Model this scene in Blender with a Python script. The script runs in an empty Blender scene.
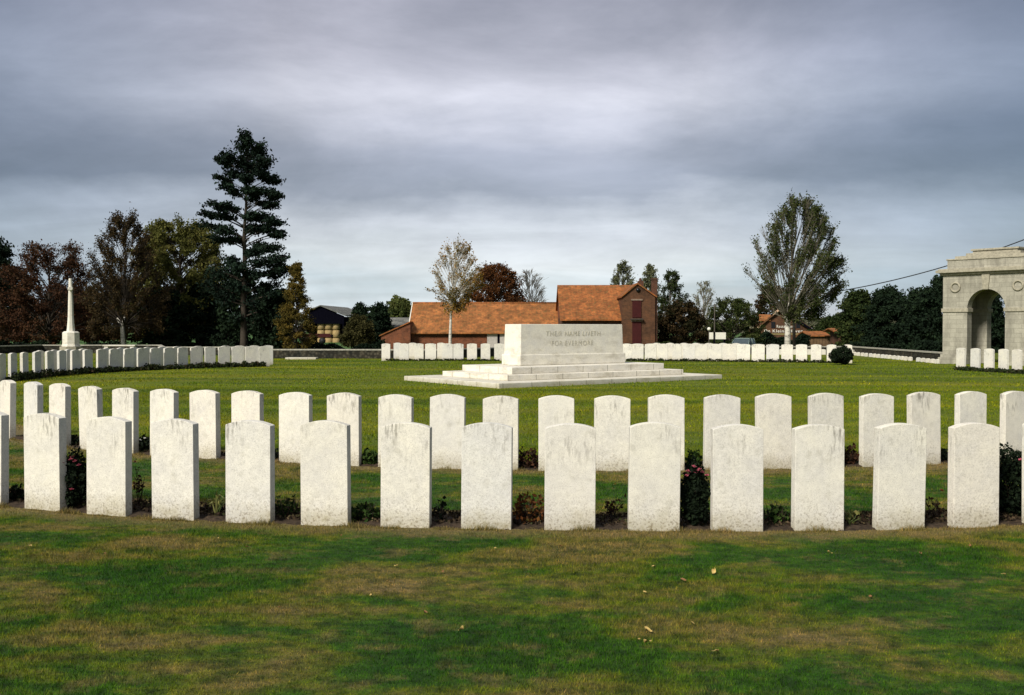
import bpy, bmesh, math, random
import numpy as np
from mathutils import Vector, Matrix
R = math.radians
random.seed(7); rng = np.random.default_rng(11)
scene = bpy.context.scene
C = scene.collection

# ------------------------------------------------------------------ camera
F = 995.556; HZ = 328.0; EYE = 1.54
PITCH = math.atan((347.5 - HZ) / F)
cam_d = bpy.data.cameras.new('camera'); cam = bpy.data.objects.new('camera', cam_d); C.objects.link(cam)
cam_d.sensor_width = 36; cam_d.lens = 35; cam_d.clip_end = 8000; cam_d.clip_start = .05
cam.location = (0, 0, EYE); cam.rotation_euler = (math.pi/2 - PITCH, 0, 0)
scene.camera = cam

# ------------------------------------------------------------------ light
scene.view_settings.view_transform = 'Standard'
scene.view_settings.look = 'None'
scene.view_settings.gamma = 1
scene.view_settings.use_curve_mapping = False
scene.view_settings.exposure = 1.95
SUN_EL = R(38); SAZ = math.atan2(-.62, -.78)      # compass angle of the sun, x/y
sd = bpy.data.lights.new('sun', 'SUN'); sun = bpy.data.objects.new('sun', sd); C.objects.link(sun)
sd.energy = 1.25; sd.angle = R(13); sd.color = (1, .945, .83)
tosun = Vector((math.sin(SAZ)*math.cos(SUN_EL), math.cos(SAZ)*math.cos(SUN_EL), math.sin(SUN_EL)))
sun.rotation_euler = tosun.to_track_quat('Z', 'Y').to_euler()

class NT:
    """small helper for writing node trees"""
    def __init__(s, tree): s.t = tree; s.n = tree.nodes; s.l = tree.links
    def node(s, typ, **kw):
        n = s.n.new(typ)
        for k, v in kw.items(): setattr(n, k, v)
        return n
    def put(s, sock, v):
        if v is None: return
        if isinstance(v, bpy.types.NodeSocket): s.l.new(v, sock)
        else:
            if isinstance(v, tuple) and len(v) == 3 and sock.type == 'RGBA': v = (*v, 1)
            sock.default_value = v
    def math(s, op, a, b=None, c=None, clamp=False):
        n = s.node('ShaderNodeMath', operation=op, use_clamp=clamp)
        for i, v in enumerate((a, b, c)): s.put(n.inputs[i], v)
        return n.outputs[0]
    def vmath(s, op, a, b=None):
        n = s.node('ShaderNodeVectorMath', operation=op)
        for i, v in enumerate((a, b)): s.put(n.inputs[i], v)
        return n.outputs['Value'] if op in ('LENGTH', 'DISTANCE', 'DOT_PRODUCT') else n.outputs[0]
    def noise(s, vec, scale=1, detail=3, rough=.55, out='Fac', dist=0):
        n = s.node('ShaderNodeTexNoise'); s.put(n.inputs['Vector'], vec)
        n.inputs['Scale'].default_value = scale; n.inputs['Detail'].default_value = detail
        n.inputs['Roughness'].default_value = rough; n.inputs['Distortion'].default_value = dist
        return n.outputs[out]
    def ramp(s, fac, stops, interp='LINEAR'):
        n = s.node('ShaderNodeValToRGB'); s.put(n.inputs[0], fac)
        cr = n.color_ramp; cr.interpolation = interp
        while len(cr.elements) < len(stops): cr.elements.new(.5)
        for e, (p, c) in zip(cr.elements, stops):
            e.position = p; e.color = (*c, 1) if isinstance(c, tuple) else (c, c, c, 1)
        return n.outputs[0]
    def mix(s, fac, a, b, mode='MIX'):
        n = s.node('ShaderNodeMix', data_type='RGBA', blend_type=mode)
        s.put(n.inputs[0], fac); s.put(n.inputs[6], a); s.put(n.inputs[7], b)
        return n.outputs[2]
    def rng(s, v, a, b, c=0., d=1.):
        n = s.node('ShaderNodeMapRange'); s.put(n.inputs[0], v)
        n.inputs[1].default_value = a; n.inputs[2].default_value = b
        n.inputs[3].default_value = c; n.inputs[4].default_value = d
        return n.outputs[0]
    def scale(s, vec, sx, sy, sz):
        n = s.node('ShaderNodeMapping'); s.put(n.inputs['Vector'], vec)
        n.inputs['Scale'].default_value = (sx, sy, sz); return n.outputs[0]
    def bump(s, h, strength=.3, dist=.01):
        n = s.node('ShaderNodeBump'); s.put(n.inputs['Height'], h)
        n.inputs['Strength'].default_value = strength; n.inputs['Distance'].default_value = dist
        return n.outputs[0]

# overcast sky: the Nishita sky seen through layered stratus
w = bpy.data.worlds.new('World'); scene.world = w; w.use_nodes = True
w.node_tree.nodes.clear(); k = NT(w.node_tree)
sky = k.node('ShaderNodeTexSky', sky_type='NISHITA'); sky.sun_disc = False
sky.sun_elevation = SUN_EL; sky.sun_rotation = SAZ % (2*math.pi)
dirv = k.node('ShaderNodeTexCoord').outputs['Generated']
sx = k.node('ShaderNodeSeparateXYZ'); k.put(sx.inputs[0], dirv)
X_, Y_, Z_ = sx.outputs
zc = k.math('ADD', k.math('MAXIMUM', Z_, 0.), .17)
cb = k.node('ShaderNodeCombineXYZ'); k.put(cb.inputs[0], k.math('DIVIDE', X_, zc)); k.put(cb.inputs[1], k.math('DIVIDE', Y_, zc))
cv = cb.outputs[0]
n_big = k.noise(k.scale(cv, .32, .75, 1), 1, 3, .5, dist=.25)
n_mid = k.noise(k.scale(cv, 1.3, 2.6, 1), 1, 5, .55, dist=.6)
n_hi = k.noise(k.scale(dirv, 5, 5, 12), 1, 6, .6)
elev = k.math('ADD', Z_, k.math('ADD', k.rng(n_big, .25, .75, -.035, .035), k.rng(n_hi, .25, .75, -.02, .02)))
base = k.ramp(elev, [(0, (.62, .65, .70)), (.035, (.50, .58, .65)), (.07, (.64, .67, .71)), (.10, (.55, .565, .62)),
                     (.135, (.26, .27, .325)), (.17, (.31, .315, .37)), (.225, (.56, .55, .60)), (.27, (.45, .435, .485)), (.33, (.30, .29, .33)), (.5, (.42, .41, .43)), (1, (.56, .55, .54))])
n_puff = k.noise(k.scale(dirv, 3.2, 3.2, 8.5), 1, 7, .62, dist=.35)
fill = k.math('MULTIPLY', k.rng(n_mid, .3, .72, .88, 1.13), k.rng(n_puff, .32, .68, .78, 1.22))
side = k.math('ABSOLUTE', k.math('ADD', X_, .02))
sidef = k.rng(side, .12, .50, 1.06, .36)                     # sky colour darkened left and right to imitate lens vignetting
vm = k.vmath('MULTIPLY', base, None)
cm = k.node('ShaderNodeCombineXYZ'); ff = k.math('MULTIPLY', fill, sidef)
for i in range(3): k.put(cm.inputs[i], ff)
k.put(vm.node.inputs[1], cm.outputs[0])
bluer = k.mix(k.rng(side, .2, .5, 0, .55), vm, k.mix(1., vm, (.72, .95, 1.28), 'MULTIPLY'))
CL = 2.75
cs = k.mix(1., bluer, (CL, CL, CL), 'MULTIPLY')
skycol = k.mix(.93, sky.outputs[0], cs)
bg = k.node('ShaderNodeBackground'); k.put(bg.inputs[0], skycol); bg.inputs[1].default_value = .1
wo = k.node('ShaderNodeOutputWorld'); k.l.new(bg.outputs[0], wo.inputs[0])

# ------------------------------------------------------------------ pixel -> world
def ray(px, py):
    v = (347.5 - py) / F
    return Vector(((px - 512) / F, math.cos(PITCH) + math.sin(PITCH)*v, -math.sin(PITCH) + math.cos(PITCH)*v))
def G(px, py, z=0.):
    d = ray(px, py); t = (z - EYE) / d.z
    return Vector((d.x*t, d.y*t, z))
def A(px, py, Y):
    d = ray(px, py); t = Y / d.y
    return Vector((d.x*t, Y, EYE + d.z*t))

# ------------------------------------------------------------------ object helpers
def tag(o, label=None, cat=None, group=None, kind=None):
    if label: o['label'] = label
    if cat: o['category'] = cat
    if group: o['group'] = group
    if kind: o['kind'] = kind
    return o
def empty(name, loc, label, cat, group=None, rz=0):
    o = bpy.data.objects.new(name, None); C.objects.link(o); o.location = loc; o.rotation_euler = (0, 0, rz)
    o.empty_display_size = .2
    return tag(o, label, cat, group)

class MB:
    def __init__(s): s.v = []; s.f = []; s.sm = []
    def add(s, vs, fs, smooth=False):
        b = len(s.v); s.v.extend(tuple(v) for v in vs); s.f.extend(tuple(b+i for i in f) for f in fs)
        s.sm.extend([smooth]*len(fs)); return s
    def box(s, x0, x1, y0, y1, z0, z1):
        return s.add([(x0,y0,z0),(x1,y0,z0),(x1,y1,z0),(x0,y1,z0),(x0,y0,z1),(x1,y0,z1),(x1,y1,z1),(x0,y1,z1)],
                     [(3,2,1,0),(4,5,6,7),(0,1,5,4),(1,2,6,5),(2,3,7,6),(3,0,4,7)])
    def prism(s, poly, vec):                      # 3D polygon pushed along vec
        n = len(poly); vec = Vector(vec); p = [Vector(q) for q in poly]
        vs = p + [q+vec for q in p]
        nrm = Vector((0,0,0))
        for i in range(n): nrm += p[i].cross(p[(i+1)%n])
        fs = [tuple(range(n)), tuple(range(2*n-1, n-1, -1))] + [(i, n+i, n+(i+1)%n, (i+1)%n) for i in range(n)]
        if nrm.dot(vec) > 0: fs = [tuple(reversed(f)) for f in fs]
        return s.add(vs, fs)
    def tube(s, pts, rad, sides=6, cap=True):
        pts = [Vector(p) for p in pts]; n = len(pts); vs = []; fs = []
        for i, p in enumerate(pts):
            t = (pts[min(i+1, n-1)] - pts[max(i-1, 0)]).normalized()
            a = t.cross(Vector((.31, .95, .11))); a = a.normalized() if a.length > 1e-4 else Vector((1,0,0)); b = t.cross(a)
            r = rad[i] if hasattr(rad, '__len__') else rad
            for j in range(sides):
                q = 2*math.pi*j/sides; vs.append(p + a*(r*math.cos(q)) + b*(r*math.sin(q)))
        for i in range(n-1):
            for j in range(sides):
                fs.append((i*sides+j, i*sides+(j+1)%sides, (i+1)*sides+(j+1)%sides, (i+1)*sides+j))
        if cap: fs.append(tuple(range(sides-1, -1, -1))); fs.append(tuple(range((n-1)*sides, n*sides)))
        return s.add(vs, fs, True)
    def lathe(s, prof, sides=8, off=(0,0,0), rot=0):
        vs = []; fs = []; n = len(prof)
        for r, z in prof:
            for j in range(sides):
                q = rot + 2*math.pi*j/sides; vs.append((off[0]+r*math.cos(q), off[1]+r*math.sin(q), off[2]+z))
        for i in range(n-1):
            for j in range(sides):
                fs.append((i*sides+j, i*sides+(j+1)%sides, (i+1)*sides+(j+1)%sides, (i+1)*sides+j))
        fs.append(tuple(range(sides-1,-1,-1))); fs.append(tuple(range((n-1)*sides, n*sides)))
        return s.add(vs, fs, sides > 12)
    def build(s, name, mat, parent=None, bevel=0, seg=2):
        me = bpy.data.meshes.new(name); me.from_pydata(s.v, [], s.f); me.materials.append(mat)
        me.polygons.foreach_set('use_smooth', s.sm)
        if bevel:
            bm = bmesh.new(); bm.from_mesh(me)
            bmesh.ops.remove_doubles(bm, verts=bm.verts, dist=1e-5)
            es = [e for e in bm.edges if len(e.link_faces) == 2 and e.calc_face_angle(0) > .6]
            bmesh.ops.bevel(bm, geom=es, offset=bevel, segments=seg, profile=.6, affect='EDGES')
            bm.to_mesh(me); bm.free()
        me.update()
        o = bpy.data.objects.new(name, me); C.objects.link(o)
        if parent: o.parent = parent
        return o

def leaf_mesh(name, cen, size, mat, val, parent=None, aspect=1.6, up=None, droop=0., extra=None):
    """many small rhombic leaves; val 0..1 per leaf drives the colour ramp"""
    n = len(cen)
    a = rng.normal(size=(n, 3)); a[:, 2] -= droop
    a /= np.linalg.norm(a, axis=1)[:, None]
    b = rng.normal(size=(n, 3))
    b -= a*(a*b).sum(1)[:, None]; b /= np.linalg.norm(b, axis=1)[:, None]
    s = (size*rng.uniform(.6, 1.35, n))[:, None]
    v = np.empty((n, 4, 3)); v[:, 0] = cen - a*s*aspect/2; v[:, 1] = cen + b*s*.5 ; v[:, 2] = cen + a*s*aspect/2; v[:, 3] = cen - b*s*.5
    me = bpy.data.meshes.new(name); me.vertices.add(n*4); me.vertices.foreach_set('co', v.reshape(-1).astype(np.float32))
    me.loops.add(n*4); me.loops.foreach_set('vertex_index', np.arange(n*4, dtype=np.int32))
    me.polygons.add(n); me.polygons.foreach_set('loop_start', np.arange(0, n*4, 4, dtype=np.int32))
    me.polygons.foreach_set('loop_total', np.full(n, 4, dtype=np.int32))
    at = me.attributes.new('val', 'FLOAT', 'POINT'); at.data.foreach_set('value', np.repeat(val, 4).astype(np.float32))
    me.materials.append(mat); me.update(calc_edges=True)
    o = bpy.data.objects.new(name, me); C.objects.link(o)
    if parent: o.parent = parent
    return o

# ------------------------------------------------------------------ materials
def mat(name):
    m = bpy.data.materials.new(name); m.use_nodes = True; m.node_tree.nodes.clear()
    k = NT(m.node_tree); b = k.node('ShaderNodeBsdfPrincipled'); o = k.node('ShaderNodeOutputMaterial')
    k.l.new(b.outputs[0], o.inputs[0]); k.b = b; k.o = o
    b.inputs['Specular IOR Level'].default_value = .25
    return m, k
def finish(k, col, rough=.8, normal=None):
    k.put(k.b.inputs['Base Color'], col); k.put(k.b.inputs['Roughness'], rough)
    if normal is not None: k.put(k.b.inputs['Normal'], normal)
def plain(name, col, rough=.7, nscale=6, amt=.25, metal=0, bump=.0):
    m, k = mat(name); g = k.node('ShaderNodeNewGeometry').outputs['Position']
    n = k.noise(g, nscale, 5, .6)
    c = k.mix(1., col, k.ramp(n, [(.25, 1-amt), (.75, 1+amt)]), 'MULTIPLY')
    finish(k, c, rough, k.bump(n, bump, .02) if bump else None); k.b.inputs['Metallic'].default_value = metal
    return m

def leafmat(name, cols, trans=.25, rough=.85):
    m, k = mat(name); k.b.inputs['Specular IOR Level'].default_value = .1
    a = k.node('ShaderNodeAttribute', attribute_name='val').outputs['Fac']
    n = len(cols); col = k.ramp(a, [(i/(n-1), c) for i, c in enumerate(cols)])
    finish(k, col, rough)
    tr = k.node('ShaderNodeBsdfTranslucent'); k.put(tr.inputs[0], col)
    mx = k.node('ShaderNodeMixShader'); mx.inputs[0].default_value = trans
    k.l.new(k.b.outputs[0], mx.inputs[1]); k.l.new(tr.outputs[0], mx.inputs[2]); k.l.new(mx.outputs[0], k.o.inputs[0])
    return m

# headstone: pale Portland limestone
def stone_mat(name, tint=(.73, .71, .645), stains=True, speck=1.):
    m, k = mat(name)
    tc = k.node('ShaderNodeTexCoord').outputs['Object']
    oi = k.node('ShaderNodeObjectInfo').outputs['Random']
    off = k.node('ShaderNodeCombineXYZ'); k.put(off.inputs[0], k.math('MULTIPLY', oi, 37.)); k.put(off.inputs[1], k.math('MULTIPLY', oi, 91.))
    p = k.vmath('ADD', tc, off.outputs[0])
    sp = k.noise(p, 120, 3, .7); md = k.noise(p, 22, 4, .65); bg_ = k.noise(p, 4, 4, .6)
    col = k.mix(1., tint, k.ramp(sp, [(.3, 1-.40*speck), (.48, 1.), (.72, 1+.16*speck)]), 'MULTIPLY')
    col = k.mix(1., col, k.ramp(md, [(.3, .90), (.7, 1.06)]), 'MULTIPLY')
    col = k.mix(1., col, k.ramp(bg_, [(.3, (.90, .90, .92)), (.7, (1.05, 1.04, 1.0))]), 'MULTIPLY')
    tone = k.ramp(oi, [(0, (.93, .94, .97)), (.3, (1.03, 1.0, .97)), (.6, (.96, .955, .94)), (.8, (1.05, 1.04, 1.02)), (1, (.98, .97, .95))])
    col = k.mix(1., col, tone, 'MULTIPLY')
    s = k.node('ShaderNodeSeparateXYZ'); k.put(s.inputs[0], tc)
    # damp green-brown foot
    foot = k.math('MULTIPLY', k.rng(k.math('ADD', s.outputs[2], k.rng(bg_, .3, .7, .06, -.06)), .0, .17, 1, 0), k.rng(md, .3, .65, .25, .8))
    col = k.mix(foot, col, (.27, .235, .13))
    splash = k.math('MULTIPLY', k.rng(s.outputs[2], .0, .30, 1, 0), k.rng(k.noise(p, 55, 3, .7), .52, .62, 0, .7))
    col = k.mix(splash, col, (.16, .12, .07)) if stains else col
    if stains:
        # lichen drips and grey weathering near the top of some stones
        st = k.noise(k.scale(p, 42, 42, 9), 1, 4, .6)
        top = k.math('MULTIPLY', k.rng(s.outputs[2], .45, .78, 0, 1), k.rng(k.noise(k.scale(p, 5, 5, 3), 1, 3), .47, .64, 0, 1))
        drip = k.math('MULTIPLY', k.math('MULTIPLY', k.rng(st, .48, .62, 0, .8), top), 1.)
        col = k.mix(drip, col, (.17, .155, .13))
        ring = k.math('MULTIPLY', k.rng(k.noise(p, 9, 3, .5), .60, .72, 0, .28), 1.)
        col = k.mix(ring, col, (.33, .31, .24))
    hb = k.math('ADD', k.math('MULTIPLY', sp, .5), k.math('MULTIPLY', md, 1.))
    finish(k, col, .88, k.bump(hb, .35, .006))
    return m
M = {}
M['head'] = stone_mat('headstone_limestone', speck=.72)
def joints(m):
    k = NT(m.node_tree); b = [n for n in k.n if n.type == 'BSDF_PRINCIPLED'][0]; src = b.inputs['Base Color'].links[0].from_socket
    tc = k.node('ShaderNodeTexCoord').outputs['Object']; s = k.node('ShaderNodeSeparateXYZ'); k.put(s.inputs[0], tc)
    row = k.math('GREATER_THAN', s.outputs[2], .283); row2 = k.math('GREATER_THAN', s.outputs[2], .129)
    u = k.math('ADD', k.math('ADD', s.outputs[0], s.outputs[1]), k.math('ADD', k.math('MULTIPLY', row, .37), k.math('MULTIPLY', row2, .31)))
    f_ = k.math('ABSOLUTE', k.math('SUBTRACT', k.math('FRACT', k.math('DIVIDE', u, .92)), .5))
    line = k.math('MULTIPLY', k.math('GREATER_THAN', f_, .489), k.math('LESS_THAN', s.outputs[2], .46))
    n = k.noise(k.scale(tc, 2.2, 2.2, 5), 1, 6, .7)
    low = k.math('MULTIPLY', k.rng(n, .48, .66, 0, .6), k.rng(s.outputs[2], .1, 1.7, 1., .35))
    c = k.mix(low, src, (.36, .32, .23)); c = k.mix(k.math('MULTIPLY', line, .75), c, (.16, .14, .10)); k.l.new(c, b.inputs['Base Color'])
M['memorial'] = stone_mat('memorial_limestone', (.76, .735, .66), False, .6)
joints(M['memorial'])
M['insc'] = plain('inscription_shadowed_cut', (.50, .47, .38), .9, 30, .15)
M['mosslime'] = plain('weathered_coping', (.36, .345, .29), .9, 9, .35, bump=.3)

def ashlar(name, tint, bw=.5, bh=.22, mortar=.75):
    m, k = mat(name); tc = k.node('ShaderNodeTexCoord').outputs['Object']
    s = k.node('ShaderNodeSeparateXYZ'); k.put(s.inputs[0], tc)
    cbx = k.node('ShaderNodeCombineXYZ'); k.put(cbx.inputs[0], k.math('ADD', s.outputs[0], s.outputs[1])); k.put(cbx.inputs[1], s.outputs[2])
    br = k.node('ShaderNodeTexBrick'); k.put(br.inputs['Vector'], cbx.outputs[0]); br.inputs['Scale'].default_value = 1
    br.inputs['Brick Width'].default_value = bw; br.inputs['Row Height'].default_value = bh; br.inputs['Mortar Size'].default_value = .008
    br.inputs['Color1'].default_value = (*[c*1.04 for c in tint], 1); br.inputs['Color2'].default_value = (*[c*.82 for c in tint], 1)
    br.inputs['Mortar'].default_value = (*[c*mortar*.6 for c in tint], 1)
    n = k.noise(tc, 14, 5, .65); n2 = k.noise(k.scale(tc, 3, 3, .8), 1, 4, .6)
    col = k.mix(1., br.outputs[0], k.ramp(n, [(.3, .82), (.7, 1.1)]), 'MULTIPLY')
    col = k.mix(k.rng(n2, .45, .68, 0, .7), col, (.17, .16, .13))
    finish(k, col, .9, k.bump(n, .3, .01)); return m
M['ashlar'] = ashlar('pavilion_ashlar', (.40, .38, .31), .6, .19, 1.1)
M['ashlar_trim'] = plain('pavilion_trim_stone', (.33, .305, .235), .9, 8, .35, bump=.25)

def brick(name, c1, c2, mort, rough=.9):
    m, k = mat(name); tc = k.node('ShaderNodeTexCoord').outputs['Object']
    s = k.node('ShaderNodeSeparateXYZ'); k.put(s.inputs[0], tc)
    cbx = k.node('ShaderNodeCombineXYZ'); k.put(cbx.inputs[0], k.math('ADD', s.outputs[0], s.outputs[1])); k.put(cbx.inputs[1], s.outputs[2])
    br = k.node('ShaderNodeTexBrick'); k.put(br.inputs['Vector'], cbx.outputs[0]); br.inputs['Scale'].default_value = 1
    br.inputs['Brick Width'].default_value = .24; br.inputs['Row Height'].default_value = .075; br.inputs['Mortar Size'].default_value = .01
    br.inputs['Color1'].default_value = (*c1, 1); br.inputs['Color2'].default_value = (*c2, 1); br.inputs['Mortar'].default_value = (*mort, 1)
    n = k.noise(tc, 1.1, 6, .7); n2 = k.noise(tc, 5, 4, .7)
    col = k.mix(1., br.outputs[0], k.ramp(n, [(.3, (.5, .5, .5)), (.5, (1., 1., 1.)), (.72, (1.45, 1.3, 1.15))]), 'MULTIPLY')
    col = k.mix(1., col, k.ramp(n2, [(.3, .75), (.7, 1.2)]), 'MULTIPLY')
    finish(k, col, rough); return m
M['brick'] = brick('old_red_brick', (.20, .06, .026), (.12, .035, .016), (.15, .09, .055))
M['brick_dark'] = brick('dark_brown_brick', (.10, .035, .02), (.06, .022, .013), (.10, .07, .05))
M['brick_brown'] = brick('brown_brick', (.11, .046, .022), (.075, .032, .016), (.09, .058, .036))

def tiles(name, c1, c2, moss=(.12, .09, .03), pitch=.24, row=.30):
    m, k = mat(name); tc = k.node('ShaderNodeTexCoord').outputs['Object']
    s = k.node('ShaderNodeSeparateXYZ'); k.put(s.inputs[0], tc)
    cx = k.math('SINE', k.math('MULTIPLY', s.outputs[0], 2*math.pi/pitch))
    rz = k.math('FRACT', k.math('MULTIPLY', s.outputs[2], 1/(row*.5)))
    cell = k.node('ShaderNodeTexWhiteNoise'); cell.noise_dimensions = '2D'
    cc = k.node('ShaderNodeCombineXYZ'); k.put(cc.inputs[0], k.math('FLOOR', k.math('MULTIPLY', s.outputs[0], 1/pitch))); k.put(cc.inputs[1], k.math('FLOOR', k.math('MULTIPLY', s.outputs[2], 2/row)))
    k.put(cell.inputs['Vector'], cc.outputs[0])
    n = k.noise(tc, .9, 6, .7); n2 = k.noise(tc, 4.5, 5, .7)
    col = k.mix(k.math('ADD', k.math('MULTIPLY', cell.outputs['Value'], .5), k.math('MULTIPLY', n2, .5)), c1, c2)
    col = k.mix(k.rng(n, .40, .60, 0, .9), col, tuple(c*.45 for c in c1))
    n3 = k.noise(tc, 2.2, 5, .75); col = k.mix(1., col, k.ramp(n3, [(.35, (.55, .58, .6)), (.5, (1., 1., 1.)), (.65, (1.4, 1.35, 1.2))]), 'MULTIPLY')
    col = k.mix(k.rng(n2, .50, .68, 0, .8), col, moss)
    h = k.math('ADD', k.math('MULTIPLY', cx, .5), k.math('MULTIPLY', rz, -.6))
    finish(k, col, .85, k.bump(h, .35, .02)); return m
M['tile'] = tiles('orange_pantiles', (.42, .165, .052), (.25, .085, .028))
M['tile_b'] = tiles('orange_red_pantiles', (.39, .14, .043), (.23, .07, .022))
M['slate'] = tiles('grey_corrugated_sheet', (.20, .20, .19), (.15, .15, .14), (.11, .12, .09))
M['darkwood'] = plain('black_tarred_boards', (.0035, .0035, .007), .95, 5, .5)
M['darkwood'].node_tree.nodes['Principled BSDF'].inputs['Specular IOR Level'].default_value = 0
M['redpaint'] = plain('dark_red_paint', (.045, .007, .007), .85, 5, .25)
M['white'] = plain('aged_white_paint', (.72, .70, .62), .6, 8, .12)
M['pole'] = plain('grey_pole_wood', (.07, .06, .05), .85, 6, .3)
M['soil'] = plain('dark_bed_soil', (.042, .028, .017), .95, 22, .8, bump=1.)
M['wire'] = plain('black_cable', (.015, .015, .017), .6)
M['glass_dark'] = plain('dark_window', (.012, .013, .016), .2)
M['bark'] = plain('dark_bark', (.045, .036, .027), .9, 14, .45, bump=.5)
M['bark_grey'] = plain('grey_bark', (.14, .13, .115), .9, 14, .35, bump=.5)
M['bark_pale'] = plain('pale_twig_bark', (.26, .235, .20), .9, 9, .35)
M['bark_mid'] = plain('olive_grey_bark', (.15, .135, .10), .9, 9, .4)
def birchm():
    m, k = mat('white_birch_bark'); g = k.node('ShaderNodeTexCoord').outputs['Object']
    n = k.noise(k.scale(g, 3, 3, 14), 1, 4, .7); s = k.node('ShaderNodeSeparateXYZ'); k.put(s.inputs[0], g)
    col = k.ramp(n, [(.33, (.10, .09, .08)), (.45, (.50, .47, .41)), (.8, (.70, .67, .60))]); finish(k, col, .75); return m
M['birch'] = birchm()

# grass colour as a function of world position only (dry patches, trimmed strips in front of the rows)
CX, CY, R1, R2 = 1.22, 22.97, 15.47, 12.28
def grass_color(k):
    g = k.node('ShaderNodeNewGeometry').outputs['Position']
    flat = k.vmath('MULTIPLY', g, (1., 1., 0.))
    r = k.vmath('DISTANCE', flat, (CX, CY, 0.))
    p = k.noise(k.scale(flat, .55, 1.0, 1), 1.15, 5, .62, dist=.3); q = k.noise(k.scale(flat, .8, 1., 1), 3.6, 5, .65); big = k.noise(k.scale(flat, .10, .42, 1), 1., 4, .6)
    near = k.ramp(p, [(.36, (.022, .082, .005)), (.47, (.042, .112, .006)), (.52, (.115, .150, .010)), (.57, (.165, .145, .032)), (.68, (.235, .175, .070))])
    near = k.mix(k.rng(q, .53, .64, 0, .62), near, (.18, .138, .056))
    near = k.mix(k.rng(q, .46, .37, 0, .7), near, (.020, .060, .005))
    q3 = k.noise(k.scale(flat, .5, 1.2, 1), 5.5, 4, .7)
    near = k.mix(k.rng(q3, .53, .66, 0, .5), near, (.10, .125, .016))
    q2 = k.noise(k.scale(flat, .8, 1., 1), 11, 3, .6)
    near = k.mix(1., near, k.ramp(q2, [(.32, (.45, .52, .45)), (.5, (1., 1., 1.)), (.68, (1.5, 1.35, 1.2))]), 'MULTIPLY')
    band = k.noise(k.scale(flat, .05, .8, 1), 1, 3, .5)
    far = k.ramp(big, [(.30, (.075, .135, .003)), (.48, (.135, .185, .004)), (.62, (.205, .22, .006)), (.75, (.24, .23, .012))])
    far = k.mix(k.rng(q, .45, .72, 0, .5), far, (.185, .175, .012))
    far = k.mix(1., far, k.ramp(band, [(.35, (.70, .76, .7)), (.65, (1.22, 1.15, 1.1))]), 'MULTIPLY')
    sy = k.node('ShaderNodeSeparateXYZ'); k.put(sy.inputs[0], g)
    front = k.rng(sy.outputs[1], 17.5, 19, 1, 0)
    edge = k.math('ADD', r, k.rng(q, .3, .7, -.25, .25))
    col = k.mix(k.math('MULTIPLY', front, k.rng(edge, R2-1.0, R2-.1, 0, 1)), far, near)
    def strip(Rr, w1, w2, amt):
        e = k.math('ADD', k.math('SUBTRACT', r, Rr), k.rng(q, .3, .7, .10, -.10))
        return k.math('MULTIPLY', front, k.math('MULTIPLY', k.rng(e, w1, w2, amt, 0), k.math('GREATER_THAN', k.math('SUBTRACT', r, Rr), -.75)))
    for Rr in (R1, R2):
        col = k.mix(strip(Rr, .08, .40, .8), col, (.24, .175, .08))
    return col, g
m, k = mat('lawn_ground'); col, g = grass_color(k)
nb = k.noise(g, 35, 5, .7)
finish(k, k.mix(1., col, k.ramp(nb, [(.3, .42), (.7, .95)]), 'MULTIPLY'), .95, k.bump(nb, .8, .03)); M['lawn'] = m
m, k = mat('grass_blades'); col, g = grass_color(k)
a = k.node('ShaderNodeAttribute', attribute_name='val').outputs['Fac']
col = k.mix(1., col, k.ramp(a, [(0, (.35, .45, .35)), (.4, (.85, .95, .75)), (.85, (1.35, 1.3, 1.)), (1, (2.2, 1.8, 1.6))]), 'MULTIPLY')
finish(k, col, .8); k.b.inputs['Specular IOR Level'].default_value = .08
tr = k.node('ShaderNodeBsdfTranslucent'); k.put(tr.inputs[0], col); mx = k.node('ShaderNodeMixShader'); mx.inputs[0].default_value = .22
k.l.new(k.b.outputs[0], mx.inputs[1]); k.l.new(tr.outputs[0], mx.inputs[2]); k.l.new(mx.outputs[0], k.o.inputs[0]); M['blades'] = m
m, k = mat('far_field'); g = k.node('ShaderNodeNewGeometry').outputs['Position']
finish(k, k.ramp(k.noise(k.scale(g, .01, .03, 1), 1, 4), [(.35, (.035, .10, .018)), (.65, (.07, .12, .025))]), .95); M['field'] = m

# ------------------------------------------------------------------ ground: one sheet to the horizon
def sstep(a, b, x):
    t = np.clip((x-a)/(b-a), 0, 1); return t*t*(3-2*t)
def terrain(x, y):
    x = np.asarray(x, float); y = np.asarray(y, float)
    d = np.maximum(y-61, np.abs(x-2)-42)
    z = -0.7*sstep(0, 14, d)
    near = sstep(40, 10, np.abs(y)) * .012*np.sin(x*1.1+1.3)*np.sin(y*.9)
    return z + near
xs = np.unique(np.concatenate([np.linspace(-12, 12, 97), np.linspace(-70, 70, 71), np.linspace(-3000, 3000, 41)]))
ys = np.unique(np.concatenate([np.linspace(-3, 16, 77), np.linspace(-40, 90, 66), np.linspace(90, 4500, 30), [-300, -1000]]))
def grid(name, xs, ys, m, dz=0., fn=None):
    gx, gy = np.meshgrid(xs, ys); gz = terrain(gx, gy) + dz
    v = np.stack([gx, gy, gz], -1).reshape(-1, 3); nx = len(xs); fs = []
    for j in range(len(ys)-1):
        for i in range(nx-1):
            fs.append((j*nx+i, j*nx+i+1, (j+1)*nx+i+1, (j+1)*nx+i))
    b = MB(); b.v = [tuple(q) for q in v.tolist()]; b.f = fs; b.sm = [True]*len(fs)
    return b.build(name, m)
tag(grid('ground', xs, ys, M['lawn']), kind='structure')
tag(grid('field', np.linspace(-500, 500, 11), np.linspace(96, 620, 12), M['field'], .05), kind='structure')

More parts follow.
